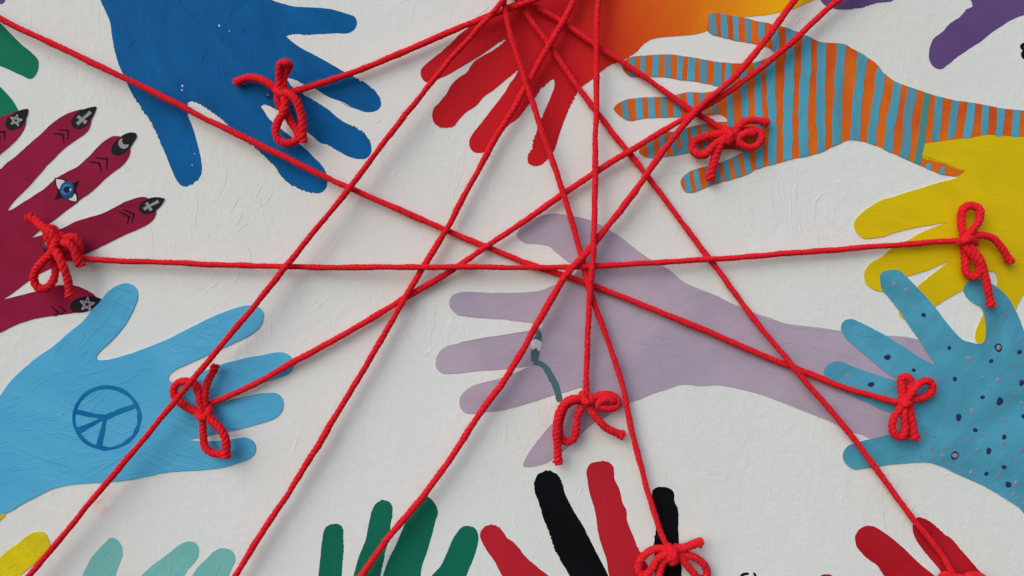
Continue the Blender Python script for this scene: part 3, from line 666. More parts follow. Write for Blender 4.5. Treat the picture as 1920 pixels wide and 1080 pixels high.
# --- mint hand bottom left
cq = lambda p: T(0, 880, 4, p)
pts = cq([(610, 830), (650, 730), (690, 660), (740, 600), (800, 540), (832, 515), (880, 530), (913, 580), (918, 640), (895, 710), (865, 800), (850, 930), (940, 940), (1060, 800), (1130, 730), (1200, 680), (1280, 620), (1340, 570), (1420, 540), (1475, 560), (1492, 610), (1480, 670), (1440, 720), (1400, 765), (1370, 860), (1390, 880), (1440, 800), (1480, 740), (1550, 670), (1600, 620), (1660, 592), (1720, 600), (1758, 640), (1762, 690), (1740, 740), (1710, 810), (1600, 1050), (1450, 1500), (700, 1500), (560, 1100)])
hand(pts, M['teal'], 'mint green hand at the bottom left, three fingertips showing', 1, 0.4, 0.2, 34)
# --- yellow hand bottom left
pts = cq([(-40, 690), (0, 660), (60, 610), (130, 560), (200, 500), (270, 470), (330, 480), (358, 520), (370, 570), (330, 630), (270, 695), (200, 752), (140, 810), (-100, 1100), (-500, 1200), (-500, 500), (-300, 330), (-60, 240), (0, 245), (30, 265), (52, 300), (40, 335), (8, 378), (-60, 430), (-260, 640), (-200, 740)])
hand(pts, M['yellowb'], 'thickly painted yellow hand in the bottom left corner', 3, 0.6, 0.8, 35)
# --- red and black fingered hand
ck = lambda p: T(880, 840, 3.692, p)
RB = empty('painted_hand', W(1130, 1000))
tag(RB, 'hand at the bottom with alternating red and black fingers', 'painted hand', 'painted hands on the wall')
for i, (p, mt, nm) in enumerate([
    ([(240, 900), (180, 790), (130, 720), (90, 650), (75, 600), (100, 555), (150, 531), (200, 545), (240, 590), (262, 625), (300, 650), (340, 690), (380, 745), (440, 800), (500, 850), (560, 900), (640, 1000), (600, 1150), (400, 1100)], 'red', 'finger'),
    ([(700, 900), (640, 790), (590, 700), (560, 600), (520, 500), (480, 370), (450, 280), (455, 220), (490, 172), (550, 158), (610, 182), (640, 240), (660, 310), (700, 400), (740, 470), (790, 545), (820, 610), (870, 710), (910, 790), (950, 860), (1000, 980), (1000, 1150), (760, 1150)], 'black', 'finger'),
    ([(972, 900), (950, 770), (920, 680), (890, 560), (870, 430), (840, 330), (820, 240), (815, 150), (840, 110), (900, 92), (960, 98), (995, 130), (1005, 220), (1040, 290), (1060, 380), (1085, 430), (1090, 500), (1130, 600), (1170, 700), (1220, 790), (1250, 850), (1270, 1000), (1250, 1150), (1010, 1150)], 'red', 'finger'),
    ([(1290, 900), (1278, 700), (1290, 560), (1275, 450), (1268, 350), (1272, 292), (1310, 271), (1370, 275), (1410, 300), (1420, 380), (1440, 420), (1445, 520), (1452, 660), (1465, 760), (1468, 900), (1450, 1150), (1300, 1150)], 'black', 'finger')]):
    P = outline(ck(p), 0.7, 1.4, 500 + 7 * i); V, F = tri_outline(P)
    o = slab('finger', V, F, -0.05, 0.16 + 0.03 * i, M[mt], RB)
    o['label'] = ('red' if mt == 'red' else 'black') + ' painted finger'
P = outline([(980, 1120), (1100, 1105), (1290, 1110), (1300, 1250), (1000, 1250)], 0.5, 0, 3); V, F = tri_outline(P)
slab('palm', V, F, -0.05, 0.36, M['red'], RB)
# --- glossy red hand bottom right
cr_ = lambda p: T(1380, 840, 3.5556, p)
pts = cr_([(1480, 1000), (1395, 870), (1350, 800), (1300, 742), (1250, 680), (1200, 612), (1182, 565), (1180, 510), (1195, 480), (1215, 462), (1262, 475), (1320, 513), (1390, 572), (1440, 610), (1500, 680), (1560, 750), (1612, 810), (1680, 870), (1900, 1150), (1700, 1500), (900, 1500), (600, 1100), (545, 900), (562, 855), (600, 842), (640, 850), (680, 900), (900, 1180), (1020, 1100), (1040, 920), (990, 853), (970, 825), (940, 780), (880, 740), (830, 690), (800, 640), (795, 590), (820, 545), (870, 520), (930, 530), (990, 568), (1060, 620), (1130, 680), (1200, 750), (1270, 810), (1340, 866), (1420, 960)])
hand(pts, M['redg'], 'glossy red hand at the bottom right with a yarn tied over one finger', 1, 0.6, 1.0, 36)
# --- little black marks cut by the frame
q = empty('black_lettering', W(1405, 1082)); tag(q, 'tips of black painted strokes at the bottom edge', 'lettering')
stroke('letter_stroke', [(1388, 1092), (1391, 1079), (1398, 1076), (1404, 1076)], [4, 5, 5, 3], M['black'], q, 1, 80)
stroke('letter_stroke', [(1413, 1074), (1416, 1079), (1418, 1092)], [3, 4.5, 4], M['black'], q, 1, 81)
q = empty('black_lettering', W(1922, 96)); tag(q, 'small black painted marks cut by the right edge', 'lettering')
stroke('letter_stroke', [(1936, 76), (1922, 82), (1916, 87), (1921, 93), (1934, 92)], [4, 5, 6, 5, 4], M['black'], q, 1, 82)
stroke('letter_stroke', [(1936, 112), (1923, 108), (1918, 101), (1922, 96), (1930, 98)], [4, 7, 8, 6, 4], M['black'], q, 1, 83)

# ------------------------------------------------------------------ crests of dried paint left by the brush
def ridges(parent, mat, P, n, angle, lens, base, seed, wid=(0.7, 1.3), hgt=(0.08, 0.22), box=None, fan=0.0, wander=0.25, avoid=()):
    r = np.random.default_rng(seed)
    P = np.asarray(P, float) if P is not None else None
    if box is None: box = (max(P[:, 0].min(), -60), max(P[:, 1].min(), -60), min(P[:, 0].max(), 1980), min(P[:, 1].max(), 1140))
    vs = []; fs = []; cnt = 0; tries = 0
    while cnt < n and tries < n * 12:
        tries += 1
        x, y = r.uniform(box[0], box[2]), r.uniform(box[1], box[3])
        L = r.uniform(*lens) * r.uniform(0.4, 1)
        a = math.radians(angle(x, y) if callable(angle) else angle) + r.normal(0, fan)
        k = max(4, int(L / 5)); c = r.normal(0, wander) / max(k, 1)
        pts = []
        for i in range(k):
            pts.append((x, y)); x += math.cos(a) * L / k; y += math.sin(a) * L / k; a += c + r.normal(0, wander * 0.25)
        pts = np.array(pts)
        if P is not None and not inside(pts, P).all(): continue
        if any(inside(pts, Q).any() for Q in avoid): continue
        t = np.gradient(pts, axis=0); t /= np.linalg.norm(t, axis=1)[:, None]
        nn = np.stack([t[:, 1], -t[:, 0]], 1)
        tp = np.sin(np.linspace(0.12, math.pi - 0.12, k)) ** 0.6
        w = r.uniform(*wid) * tp; h = r.uniform(*hgt) * tp * (1 + 0.3 * r.uniform(-1, 1, k)); sk = r.uniform(-0.5, 0.5)
        b = len(vs)
        for i in range(k):
            q0 = pts[i] - nn[i] * w[i]; q1 = pts[i] + nn[i] * w[i] * sk; q2 = pts[i] + nn[i] * w[i]
            vs += [W(q0[0], q0[1], base - 0.02), W(q1[0], q1[1], base + h[i]), W(q2[0], q2[1], base - 0.02)]
        for i in range(k - 1):
            for j in range(2): fs.append((b + 3 * i + j, b + 3 * i + 3 + j, b + 3 * i + 4 + j, b + 3 * i + 1 + j))
        cnt += 1
    if vs:
        o = new_obj('brush_ridges', vs, fs, mat, parent, smooth=False); o['kind'] = 'stuff'
AV = [q_ for _, q_ in ALLH]
ridges(LB, M['lightblue'], PB, 210, lambda x, y: -58 if (y < 700 and x < 240) else (-26 + (y - 700) * 0.07), (30, 190), 0.64, 901, wid=(0.8, 1.6), hgt=(0.06, 0.19), fan=0.08)
ridges(wall_o, M['wall'], None, 150, 95, (20, 120), 0.0, 902, wid=(1.0, 2.2), hgt=(0.05, 0.18), box=(-60, -60, 1980, 1140), fan=0.35, wander=0.6, avoid=AV)
ridges(wall_o, M['wall'], None, 90, 100, (30, 130), 0.0, 903, wid=(1.0, 1.9), hgt=(0.07, 0.22), box=(380, 180, 960, 560), fan=0.4, wander=0.8, avoid=AV)
ridges(SPOT, M['spotblue'], PP, 26, 60, (20, 60), 0.80, 904, hgt=(0.04, 0.10), fan=0.5)
ridges(MG, M['magenta'], PM, 60, -40, (20, 60), 0.48, 905, hgt=(0.05, 0.13), fan=0.3)
for (nm, key, n, ang, lay, sd) in (('royal', 'blue', 120, 80, 1, 906), ('lavender hand', 'lavender', 70, 15, 2, 907), ('mint', 'teal', 90, -55, 1, 908), ('bright yellow', 'yellow', 80, -10, 4, 909), ('thickly', 'yellowb', 120, -40, 3, 910), ('glossy red', 'redg', 30, 45, 1, 911)):
    for o_, P_ in ALLH:
        if nm in o_['label']: ridges(o_, M[key], P_, n, ang, (15, 80), 0.16 * lay, sd, wid=(0.8, 1.8), hgt=(0.05, 0.12 if nm == 'bright yellow' else 0.22), fan=0.35)
ridges(LAV, M['lavender'], [(1000, 560), (1100, 560), (1300, 620), (1500, 700), (1650, 780), (1600, 800), (1380, 715), (1250, 715), (1100, 700), (900, 740), (880, 720), (1000, 690)], 30, 20, (15, 60), 0.32, 912, hgt=(0.08, 0.18), fan=0.4)
for i, (x, y, r_) in enumerate([(411, 48, 1.6), (430, 58, 1.0), (342, 161, 1.6), (341, 169, 1.2), (365, 288, 0.9), (360, 310, 1.1)]):
    for o_, P_ in ALLH:
        if 'royal' in o_['label']: blob('bare_speck', x, y, r_, r_ * 1.7, M['wall'], o_, 1, 700 + i, 0.05, 8)

# raised rims where one coat of paint ends on another
for ln, w_, lf in ((cR([(600, 135), (700, 172), (800, 208), (900, 224), (1000, 234), (1120, 250)]), 2.0, 0.10), (L2([(400, 380), (560, 352), (700, 310), (860, 276), (928, 244)]), 1.6, 0.10),
                   (L1([(250, 846), (400, 820), (550, 797), (650, 780)]), 1.6, 0.10), (cR([(700, 598), (820, 632), (900, 665), (1000, 706), (1080, 745)]), 1.6, 0.10), (L1([(230, 690), (300, 692), (420, 702)]), 1.5, 0.1)):
    stroke('paint_rim', ln, [0.8, w_, w_ * 0.7, w_, 0.8], M['lavender'], LAV, 2, 850, wob=0.4, lift=lf)
stroke('paint_rim', [(1584, 622), (1610, 628), (1640, 631), (1654, 631)], [0.8, 2, 1.6, 0.8], M['spotblue'], SPOT, 5, 851, wob=0.4, lift=0.14)
stroke('paint_rim', c8([(660, 668), (720, 655), (780, 642), (840, 630)]), [0.8, 1.8, 1.6, 0.8], M['spotblue'], SPOT, 5, 852, wob=0.4, lift=0.14)
M['amber'] = paint('amber_streak_paint', (0.60, 0.30, 0.010), 0.45, 0.35, 0, 0.2, 0.2, 0.2, seed=40)
for o_, P_ in ALLH:
    if 'bright yellow' in o_['label']:
        stroke('show_through_streak', c5([(862, 876), (920, 893), (990, 918), (1050, 942), (1085, 958)]), [1, 3, 1.5, 3.5, 1.5], M['amber'], o_, 4, 853, wob=0.5, lift=0.03)
        stroke('show_through_streak', c5([(1000, 932), (1050, 950), (1100, 972)]), [1, 2.5, 1], M['amber'], o_, 4.1, 854, wob=0.5, lift=0.03)

# ------------------------------------------------------------------ dabs of clear glue by the knots
gm, gnt, gb = bsdf_mat('clear_glue', 0.12, 0.5)
gb.inputs['Transmission Weight'].default_value = 1.0; gb.inputs['IOR'].default_value = 1.33
for i, (x, y, rx, ry, lb) in enumerate([(88, 463, 8, 12, 'glossy clear glue dab beside the bow on the crimson hand'), (504, 178, 7, 7, 'clear glue dab beside the bow on the royal blue hand'), (1112, 752, 9, 7, 'clear glue dab at the knot on the lavender hand')]):
    o = blob('glue_dab', x, y, rx, ry, gm, None, 3.4 if i == 0 else 2.4, 600 + i, 0.9, 18)
    tag(o, lb, 'glue')

# ------------------------------------------------------------------ yarn
R0 = 2.0      # mm
def resample3(P, step):
    P = np.asarray(P, float)
    d = np.r_[0, np.cumsum(np.linalg.norm(np.diff(P, axis=0), axis=1))]
    n = max(4, int(d[-1] / step) + 1)
    s = np.linspace(0, d[-1], n)
    return np.stack([np.interp(s, d, P[:, k]) for k in range(3)], 1)

def frames(P):
    t = np.gradient(P, axis=0); t /= np.linalg.norm(t, axis=1)[:, None]
    n = np.zeros_like(P); v = np.array([0, 1, 0.0])
    if abs(np.dot(v, t[0])) > 0.9: v = np.array([1, 0, 0.0])
    v = v - np.dot(v, t[0]) * t[0]; n[0] = v / np.linalg.norm(v)
    for i in range(1, len(P)):
        v = n[i - 1] - np.dot(n[i - 1], t[i]) * t[i]
        n[i] = v / np.linalg.norm(v)
    return t, n, np.cross(t, n)

def yarn_geo(P, R, pitch=8.0, seed=0, sides=9, fray=(False, False), lobe=0.28):
    """P in world metres; three twisted plies of radius R mm; returns vertices, faces"""
    P = resample3(P, 0.0007)
    t, n, b = frames(P); N = len(P)
    r = np.random.default_rng(seed)
    R = R * 0.001
    rad = R * (1 + 0.09 * noise1(N, 16, seed) + 0.05 * noise1(N, 5, seed + 1))
    s = np.arange(N) * 0.0007
    ph0 = r.uniform(0, 6.28)
    tw = 2 * math.pi * s / (pitch * 0.001) + ph0 + 1.3 * noise1(N, 30, seed + 4)
    spread = np.ones(N)
    if fray[0]: spread[:8] = np.linspace(2.7, 1, 8)
    if fray[1]: spread[-8:] = np.linspace(1, 2.7, 8)
    V = []; F = []
    a = 2 * math.pi * np.arange(sides) / sides
    for k in range(3):
        an = tw + 2 * math.pi * k / 3
        C = P + (np.cos(an)[:, None] * n + np.sin(an)[:, None] * b) * (rad * lobe * spread)[:, None]
        pr = rad * (1.0 - lobe) * (1 + 0.07 * noise1(N, 6, seed + 20 + k))
        if fray[0]: pr[:2] *= (0.5, 0.85)
        if fray[1]: pr[-2:] *= (0.85, 0.5)
        ring = C[:, None, :] + (np.cos(a)[None, :, None] * n[:, None, :] + np.sin(a)[None, :, None] * b[:, None, :]) * pr[:, None, None]
        base = len(V) and sum(len(x) for x in V)
        V.append(ring.reshape(-1, 3))
        i = np.arange(N - 1)[:, None] * sides; j = np.arange(sides)[None, :]; j2 = (j + 1) % sides
        q = np.stack([i + j, i + j2, i + sides + j2, i + sides + j], -1).reshape(-1, 4) + base
        F += q.tolist()
        F.append([base + x for x in range(sides)][::-1]); F.append([base + (N - 1) * sides + x for x in range(sides)])
    return np.vstack(V), F, (P, t, n, b, rad)

def fuzz_geo(info, dens, seed):
    P, t, n, b, rad = info
    r = np.random.default_rng(seed)
    m = int(len(P) * dens)
    i = r.integers(1, len(P) - 1, m)
    an = r.uniform(0, 2 * math.pi, m)
    rd = np.cos(an)[:, None] * n[i] + np.sin(an)[:, None] * b[i]
    sd = np.sin(an)[:, None] * n[i] - np.cos(an)[:, None] * b[i]
    L = np.minimum(r.gamma(2.0, 0.00062, m), 0.0028)[:, None]
    along = r.uniform(-1.2, 1.2, m)[:, None]; side = r.uniform(-0.9, 0.9, m)[:, None]
    p0 = P[i] + rd * rad[i][:, None] * 0.8
    p1 = p0 + (rd * 0.9 + t[i] * along * 0.7 + sd * side * 0.5) * L * 0.6
    p2 = p1 + (rd * 0.45 + t[i] * along + sd * side) * L * 0.6
    w = 0.000021
    tri = np.array([[1, 0], [-0.5, 0.87], [-0.5, -0.87]])
    rings = []
    for p, ww in ((p0, w), (p1, w), (p2, w * 0.5)):
        rings.append(p[:, None, :] + (sd[:, None, :] * tri[None, :, :1] + t[i][:, None, :] * tri[None, :, 1:]) * ww)
    V = np.concatenate(rings, 1).reshape(-1, 3)
    q = []
    for a in range(2):
        for k in range(3):
            q.append([a * 3 + k, a * 3 + (k + 1) % 3, (a + 1) * 3 + (k + 1) % 3, (a + 1) * 3 + k])
    q = (np.array(q)[None] + (np.arange(m) * 9)[:, None, None]).reshape(-1, 4)
    return V, q.tolist()

STR = {   # path of each taut length of yarn: px, py ; pins: (index, height mm)
    'A': dict(p=[(-110, -20), (0, 35), (240, 150), (460, 259), (650, 350), (835, 431), (1000, 498), (1090, 527), (1290, 607), (1490, 690), (1600, 732), (1692, 757)], pin={0: 9, -1: 4.5}, R=2.05),
    'B': dict(p=[(122, 482), (165, 486), (300, 492), (540, 500), (800, 501), (1110, 499), (1330, 486), (1600, 466), (1740, 454), (1806, 450)], pin={0: 7, -1: 5}, R=1.9),
    'C': dict(p=[(985, -60), (945, -2), (888, 62), (800, 165), (655, 352), (540, 495), (440, 618), (340, 738), (200, 905), (55, 1080), (-40, 1190)], pin={0: 9, 7: 14.5, -1: 10}, R=1.95),
    'D': dict(p=[(527, 178), (570, 166), (640, 144), (740, 105), (880, 45), (950, 18), (1010, -5), (1120, -60)], pin={0: 5, -1: 8}, R=2.15),
    'E': dict(p=[(1105, -60), (1077, 0), (1050, 50), (1008, 122), (965, 200), (925, 266), (838, 428), (800, 492), (755, 566), (690, 680), (565, 885), (440, 1080), (370, 1190)], pin={0: 8, -1: 9}, R=2.1),
    'F': dict(p=[(938, -60), (948, 22), (985, 150), (1040, 315), (1086, 462), (1106, 545), (1140, 640), (1168, 730), (1182, 800), (1218, 930), (1248, 1018), (1260, 1033)], pin={0: 9, -1: 5}, R=1.95),
    'G': dict(p=[(1126, -60), (1121, 0), (1118, 150), (1115, 400), (1111, 490), (1106, 560), (1101, 680), (1099, 735), (1099, 757)], pin={0: 10, -1: 5}, R=1.95),
    'H': dict(p=[(940, -40), (1010, 15), (1055, 43), (1115, 83), (1175, 122), (1290, 202), (1340, 232), (1368, 253)], pin={0: 6, -1: 4.5}, R=2.0),
    'I': dict(p=[(935, -60), (985, 22), (1030, 85), (1085, 165), (1150, 250), (1218, 335), (1330, 485), (1412, 595), (1492, 692), (1600, 822), (1655, 895), (1712, 972), (1758, 1030), (1796, 1094)], pin={0: 6, 11: 4.0, -1: 4.5}, R=1.95),
    'J': dict(p=[(1655, -62), (1570, 2), (1480, 82), (1390, 155), (1300, 213), (1180, 283), (1050, 368), (915, 461), (830, 517), (745, 567), (640, 630), (550, 680), (470, 724), (385, 760)], pin={0: 9, -1: 4.5}, R=2.05),
    'K': dict(p=[(1530, -55), (1486, 5), (1430, 82), (1372, 150), (1305, 208), (1240, 288), (1190, 360), (1110, 462), (1060, 519), (1040, 552), (1010, 603), (988, 643), (943, 717), (897, 780), (847, 858), (790, 935), (730, 1007), (676, 1080), (600, 1180)], pin={0: 9, -1: 9}, R=2.2),
}
ORDER = 'HAIJEDFBKCG'    # lower first
STEP = 6.0
for k, d in STR.items():
    q = catmull(d['p'], STEP)
    sd_ = ord(k) * 13
    t_ = np.gradient(q, axis=0); t_ /= np.linalg.norm(t_, axis=1)[:, None]
    q = q + np.stack([t_[:, 1], -t_[:, 0]], 1) * (0.9 * noise1(len(q), 9, sd_) + 0.5 * noise1(len(q), 3.5, sd_ + 1))[:, None]
    d['xy'] = q
    idx = {}
    for i, h in d['pin'].items():
        pt = d['p'][i]; j = int(np.argmin(((q - pt) ** 2).sum(1))); idx[j] = h
    d['idx'] = idx
    xs = sorted(idx); d['h'] = np.interp(np.arange(len(q)), xs, [idx[x] for x in xs])
cons = []
for a in range(len(ORDER)):
    for b_ in range(a + 1, len(ORDER)):
        A, B = STR[ORDER[a]], STR[ORDER[b_]]
        D = np.linalg.norm(A['xy'][:, None, :] - B['xy'][None], axis=2) / 3.0
        rr = (A['R'] + B['R']) * 0.98
        ii, jj = np.where(D < rr)
        if len(ii): cons.append((ORDER[a], ORDER[b_], ii, jj, np.sqrt(rr ** 2 - D[ii, jj] ** 2)))
for it in range(1600):
    for d in STR.values():
        h = d['h']; h[1:-1] += 0.5 * ((h[:-2] + h[2:]) / 2 - h[1:-1]); np.maximum(h, 2.9, out=h)
        for j, v in d['idx'].items(): h[j] = v
    for a, b_, ii, jj, need in cons:
        ha, hb = STR[a]['h'], STR[b_]['h']
        gap = need - (hb[jj] - ha[ii]); mk = gap > 0
        if mk.any():
            da = np.zeros(len(ha)); db = np.zeros(len(hb))
            np.maximum.at(da, ii[mk], gap[mk] * 0.5); np.maximum.at(db, jj[mk], gap[mk] * 0.5)
            ha -= da; hb += db
            np.maximum(ha, 2.9, out=ha)

def to3(P):
    return np.array([W(p[0], p[1], p[2]) for p in P])

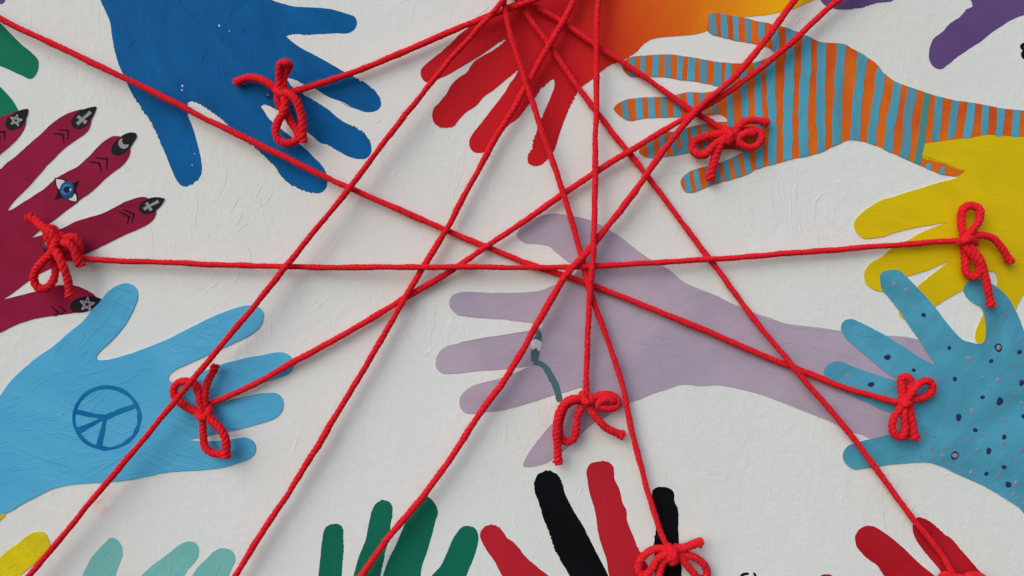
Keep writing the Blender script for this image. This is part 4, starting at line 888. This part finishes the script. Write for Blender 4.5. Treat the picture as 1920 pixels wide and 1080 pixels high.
BOWS = {
 'blue': [('bow_tail', bb([(560, 440, 8), (500, 395, 9), (430, 345, 9), (350, 312, 8), (250, 300, 6), (160, 330, 4.5), (105, 362, 4)]), 2.4, (0, 1)),
          ('bow_loop', bb([(575, 450, 8), (560, 340, 10), (560, 230, 13), (580, 150, 16), (640, 150, 18), (670, 175, 15), (640, 220, 12), (610, 300, 9.5), (600, 440, 8)]), 2.4, (0, 0)),
          ('bow_loop', bb([(560, 430, 9), (545, 520, 8), (575, 600, 7), (640, 690, 6.5), (700, 780, 6), (745, 860, 6), (740, 930, 7), (650, 965, 8), (560, 935, 8), (525, 850, 8.5), (550, 740, 9.5), (600, 660, 11), (620, 570, 12), (595, 460, 12)]), 2.35, (0, 0)),
          ('bow_tail', bb([(590, 450, 11), (660, 465, 13), (720, 520, 14), (770, 630, 13), (795, 760, 12), (797, 880, 11), (795, 960, 10)]), 2.5, (0, 1)),
          ('knot', bb([(520, 400, 7), (540, 440, 11), (600, 470, 12.5), (650, 470, 9), (640, 430, 6)]), 2.3, (0, 0))],
 'magenta': [('bow_tail', T(20, 380, 4.909, [(420, 430, 11), (420, 360, 13), (370, 280, 14), (290, 220, 12), (220, 160, 10), (160, 125, 9)]), 2.6, (0, 1)),
          ('bow_loop', T(20, 380, 4.909, [(400, 420, 10), (340, 320, 12), (330, 240, 12), (400, 240, 9), (440, 330, 8), (430, 420, 8)]), 2.4, (0, 0)),
          ('bow_loop', T(20, 380, 4.909, [(440, 420, 9), (490, 340, 10), (550, 315, 10), (610, 340, 9), (635, 400, 8), (625, 470, 7), (560, 500, 6), (480, 470, 6)]), 2.4, (0, 0)),
          ('bow_tail', T(20, 380, 4.909, [(470, 370, 12), (530, 375, 14), (580, 430, 14), (610, 500, 13), (650, 590, 11)]), 2.4, (0, 1)),
          ('bow_loop', T(20, 380, 4.909, [(400, 400, 12), (360, 480, 14), (280, 560, 14), (225, 640, 13), (215, 720, 12), (260, 785, 11), (330, 785, 10), (390, 720, 9), (415, 630, 8.5), (400, 540, 8), (400, 450, 7)]), 2.45, (0, 0)),
          ('bow_tail', T(20, 380, 4.909, [(400, 420, 14), (440, 490, 16), (490, 600, 16), (530, 730, 14), (550, 880, 12)]), 2.6, (0, 1)),
          ('knot', T(20, 380, 4.909, [(470, 300, 7), (430, 340, 13), (400, 400, 15), (400, 460, 12), (460, 460, 8)]), 2.5, (0, 0))],
 'striped': [('bow_loop', T(1260, 180, 6, [(640, 440, 7), (560, 425, 7), (450, 440, 6.5), (350, 465, 6), (250, 510, 6), (225, 590, 6.5), (290, 655, 7.5), (380, 655, 8), (440, 590, 9), (520, 520, 9), (640, 460, 9)]), 2.4, (0, 0)),
          ('bow_loop', T(1260, 180, 6, [(690, 450, 7), (780, 410, 6), (880, 385, 6), (970, 400, 6.5), (1005, 470, 7), (970, 545, 8), (880, 585, 9), (800, 560, 9.5), (740, 500, 9.5), (790, 440, 9.5), (870, 415, 9), (920, 440, 8.5)]), 2.35, (0, 0)),
          ('bow_tail', T(1260, 180, 6, [(700, 440, 8), (750, 350, 9), (810, 295, 9), (900, 272, 8), (1000, 285, 7), (1085, 305, 6)]), 2.4, (0, 1)),
          ('bow_tail', T(1260, 180, 6, [(640, 460, 8), (560, 520, 9), (510, 620, 8), (475, 740, 7), (445, 850, 6), (430, 955, 5)]), 2.6, (0, 1)),
          ('knot', T(1260, 180, 6, [(600, 380, 5), (640, 400, 10), (660, 460, 12), (640, 520, 9), (600, 520, 6)]), 2.4, (0, 0)),
          ('knot', T(1260, 180, 6, [(680, 380, 5), (690, 420, 9.5), (690, 470, 10.5), (670, 520, 7)]), 2.3, (0, 0))],
 'yellow': [('bow_loop', T(1760, 360, 4.5, [(215, 410, 7), (200, 330, 7), (190, 240, 6.5), (205, 150, 6.5), (265, 115, 7), (335, 140, 8), (350, 210, 9), (310, 290, 9.5), (260, 350, 10), (225, 400, 10)]), 2.45, (0, 0)),
          ('bow_loop', T(1760, 360, 4.5, [(215, 440, 7), (225, 520, 6), (225, 600, 6), (235, 680, 6), (285, 720, 7), (335, 690, 8), (340, 620, 9), (290, 540, 10), (240, 480, 10), (220, 430, 9.5)]), 2.45, (0, 0)),
          ('bow_tail', T(1760, 360, 4.5, [(250, 390, 8), (310, 368, 8), (380, 365, 8), (460, 395, 7.5), (530, 470, 7), (580, 550, 6), (608, 600, 5)]), 2.3, (0, 1)),
          ('bow_tail', T(1760, 360, 4.5, [(250, 440, 9), (310, 510, 10), (360, 590, 10), (385, 680, 9), (410, 800, 8), (430, 900, 6.5), (445, 970, 5.5)]), 2.4, (0, 1)),
          ('knot', T(1760, 360, 4.5, [(310, 440, 6), (270, 400, 11), (220, 410, 12), (180, 430, 7)]), 2.3, (0, 0))],
 'lightblue': [('bow_loop', T(300, 660, 4.91, [(380, 580, 7), (310, 540, 7), (220, 490, 6.5), (145, 420, 6), (125, 350, 6), (165, 285, 6), (240, 270, 6.5), (320, 290, 7.5), (350, 360, 9), (365, 450, 9.5), (390, 560, 9)]), 2.35, (0, 0)),
          ('bow_tail', T(300, 660, 4.91, [(400, 560, 8), (410, 460, 8), (420, 340, 8), (450, 250, 7), (490, 175, 6.5), (515, 110, 6)]), 2.35, (0, 1)),
          ('bow_loop', T(300, 660, 4.91, [(395, 590, 8), (395, 680, 7.5), (400, 780, 7), (410, 860, 7), (460, 920, 7), (540, 940, 7), (600, 935, 7), (615, 860, 8), (595, 770, 9), (540, 690, 10), (480, 630, 10.5), (410, 600, 10)]), 2.35, (0, 0)),
          ('bow_tail', T(300, 660, 4.91, [(450, 610, 11), (530, 680, 12), (595, 780, 12), (610, 880, 11), (600, 975, 10)]), 2.5, (0, 1)),
          ('knot', T(300, 660, 4.91, [(340, 540, 6), (360, 590, 10), (410, 600, 12), (450, 560, 9), (450, 500, 6)]), 2.35, (0, 0))],
 'lavender': [('bow_loop', T(1020, 720, 6.75, [(530, 230, 7), (450, 215, 8), (350, 225, 8), (270, 290, 8), (225, 400, 8), (200, 520, 7), (205, 640, 6), (250, 720, 6), (330, 725, 6.5), (390, 660, 7.5), (410, 520, 8.5), (425, 400, 9), (480, 280, 9)]), 2.3, (0, 0)),
          ('bow_tail', T(1020, 720, 6.75, [(520, 200, 9), (420, 190, 11), (300, 220, 12), (220, 320, 12), (175, 450, 12), (160, 600, 11), (170, 760, 9), (178, 900, 8), (172, 1015, 7)]), 2.6, (0, 1)),
          ('bow_loop', T(1020, 720, 6.75, [(560, 250, 7), (640, 170, 7), (740, 135, 6.5), (850, 140, 6), (930, 190, 6), (930, 270, 7), (860, 310, 8), (770, 310, 9), (680, 270, 9.5), (750, 200, 9.5), (840, 190, 9), (880, 230, 8.5)]), 2.3, (0, 0)),
          ('bow_tail', T(1020, 720, 6.75, [(560, 260, 8), (620, 370, 9), (700, 470, 9), (800, 565, 8), (900, 610, 7), (1010, 660, 5.5)]), 2.4, (0, 1)),
          ('knot', T(1020, 720, 6.75, [(480, 130, 6), (500, 190, 11), (550, 240, 12.5), (600, 210, 9), (610, 150, 6)]), 2.3, (0, 0))],
 'spotted': [('bow_loop', T(1640, 680, 6.75, [(380, 520, 7), (355, 420, 7), (335, 300, 7), (345, 200, 7), (400, 180, 8), (455, 220, 7.5), (445, 330, 7), (420, 420, 7), (410, 500, 7)]), 2.35, (0, 0)),
          ('bow_loop', T(1640, 680, 6.75, [(390, 510, 9), (450, 400, 10), (520, 310, 10), (610, 240, 9), (690, 235, 8), (735, 310, 7), (700, 390, 6.5), (620, 440, 6), (520, 460, 6), (430, 490, 6.5)]), 2.3, (0, 0)),
          ('bow_loop', T(1640, 680, 6.75, [(370, 530, 10), (290, 620, 10), (230, 730, 9.5), (225, 850, 9), (280, 930, 8.5), (350, 935, 8.5), (385, 840, 9), (380, 730, 9.5), (375, 620, 10), (400, 540, 9)]), 2.3, (0, 0)),
          ('bow_tail', T(1640, 680, 6.75, [(420, 530, 7), (440, 640, 7.5), (465, 760, 7), (485, 870, 6.5), (495, 970, 5.5)]), 2.9, (0, 1)),
          ('knot', T(1640, 680, 6.75, [(320, 470, 5), (350, 510, 10), (400, 530, 12), (440, 500, 9), (450, 470, 6)]), 2.25, (0, 0))],
 'bottom': [('bow_loop', T(1180, 960, 9, [(720, 660, 8), (600, 620, 8), (450, 620, 7), (300, 690, 6.5), (180, 820, 6), (150, 960, 6), (220, 1060, 6.5), (330, 1020, 7.5), (420, 880, 8.5), (500, 770, 9), (680, 690, 9)]), 2.3, (0, 0)),
          ('bow_tail', T(1180, 960, 9, [(740, 640, 8), (900, 610, 9), (1050, 560, 9), (1150, 520, 8.5), (1240, 530, 8)]), 2.7, (0, 1)),
          ('bow_loop', T(1180, 960, 9, [(780, 700, 8), (950, 720, 8), (1120, 780, 8), (1250, 880, 7), (1310, 1000, 6), (1280, 1120, 6), (1180, 1130, 7), (1060, 1000, 8), (940, 860, 9), (800, 720, 9)]), 2.4, (0, 0)),
          ('bow_tail', T(1180, 960, 9, [(700, 700, 8), (600, 800, 8), (540, 920, 7.5), (500, 1080, 7), (470, 1200, 6)]), 2.5, (0, 1)),
          ('knot', T(1180, 960, 9, [(660, 580, 6), (710, 640, 11), (760, 730, 13), (760, 830, 10), (700, 840, 6)]), 2.5, (0, 0)),
          ('knot', T(1180, 960, 9, [(800, 580, 6), (780, 650, 10.5), (720, 760, 11), (640, 800, 8)]), 2.3, (0, 0))],
 'corner': [('bow_loop', [(1800, 1093, 7), (1785, 1080, 8), (1770, 1078, 8), (1762, 1093, 7), (1770, 1110, 6), (1800, 1110, 6)], 2.3, (0, 0)),
          ('bow_loop', [(1802, 1093, 8), (1815, 1080, 9), (1835, 1080, 9), (1850, 1093, 8), (1845, 1110, 6), (1810, 1110, 6)], 2.3, (0, 0)),
          ('bow_tail', [(1800, 1095, 8), (1790, 1120, 7), (1780, 1150, 5)], 2.4, (0, 1)),
          ('knot', [(1795, 1082, 6), (1803, 1084, 11), (1808, 1100, 10), (1800, 1110, 6)], 2.3, (0, 0))],
}
YARNS = [('A', ['spotted'], 'red yarn from the upper left edge to a bow on the spotted hand'),
         ('B', ['magenta', 'yellow'], 'nearly level red yarn between bows on the crimson and right-hand yellow hands'),
         ('C', [], 'red yarn from the top centre down over the light blue palm to the lower left'),
         ('D', ['blue'], 'red yarn from the top centre to a bow on the royal blue hand'),
         ('E', [], 'red yarn from the top centre down to the bottom left of the dark green hand'),
         ('F', ['bottom'], 'red yarn tied in a bow on the black finger at the bottom'),
         ('G', ['lavender'], 'upright red yarn ending in a bow on the lavender hand'),
         ('H', ['striped'], 'short red yarn from the top centre to a bow on the striped hand'),
         ('I', ['corner'], 'red yarn slanting down to the glossy red hand at the bottom right'),
         ('J', ['lightblue'], 'red yarn from the top right to a bow on the light blue hand'),
         ('K', [], 'thick red yarn from the top right down across the dark green hand')]
seed = 1000
for key, bows, label in YARNS:
    d = STR[key]
    P = to3(np.column_stack([d['xy'], d['h']]))
    root = empty('yarn_string', tuple(P[0])); tag(root, label, 'yarn', 'red yarns stretched across the painted hands')
    V, F, info = yarn_geo(P, d['R'] * 0.96, 10.0, seed, lobe=0.19)
    new_obj('strand', V, F, M['yarn'], root, smooth=True)
    fv, ff = [], []
    def addfuzz(info, dens, sd):
        v, f = fuzz_geo(info, dens, sd); base = sum(len(x) for x in fv)
        fv.append(v); ff.extend((np.array(f) + base).tolist())
    addfuzz(info, 8.0, seed + 1)
    for bk in bows:
        for nm, path, R, fr in BOWS[bk]:
            seed += 7
            q = catmull(path, 3.0)
            V, F, info = yarn_geo(to3(q), R * 1.05, 9.0, seed, fray=fr, lobe=0.24)
            new_obj(nm, V, F, M['yarn'], root, smooth=True)
            addfuzz(info, 9.0, seed + 2)
    o = new_obj('loose_fibres', np.vstack(fv), ff, M['fuzz'], root); o['kind'] = 'stuff'
    seed += 50
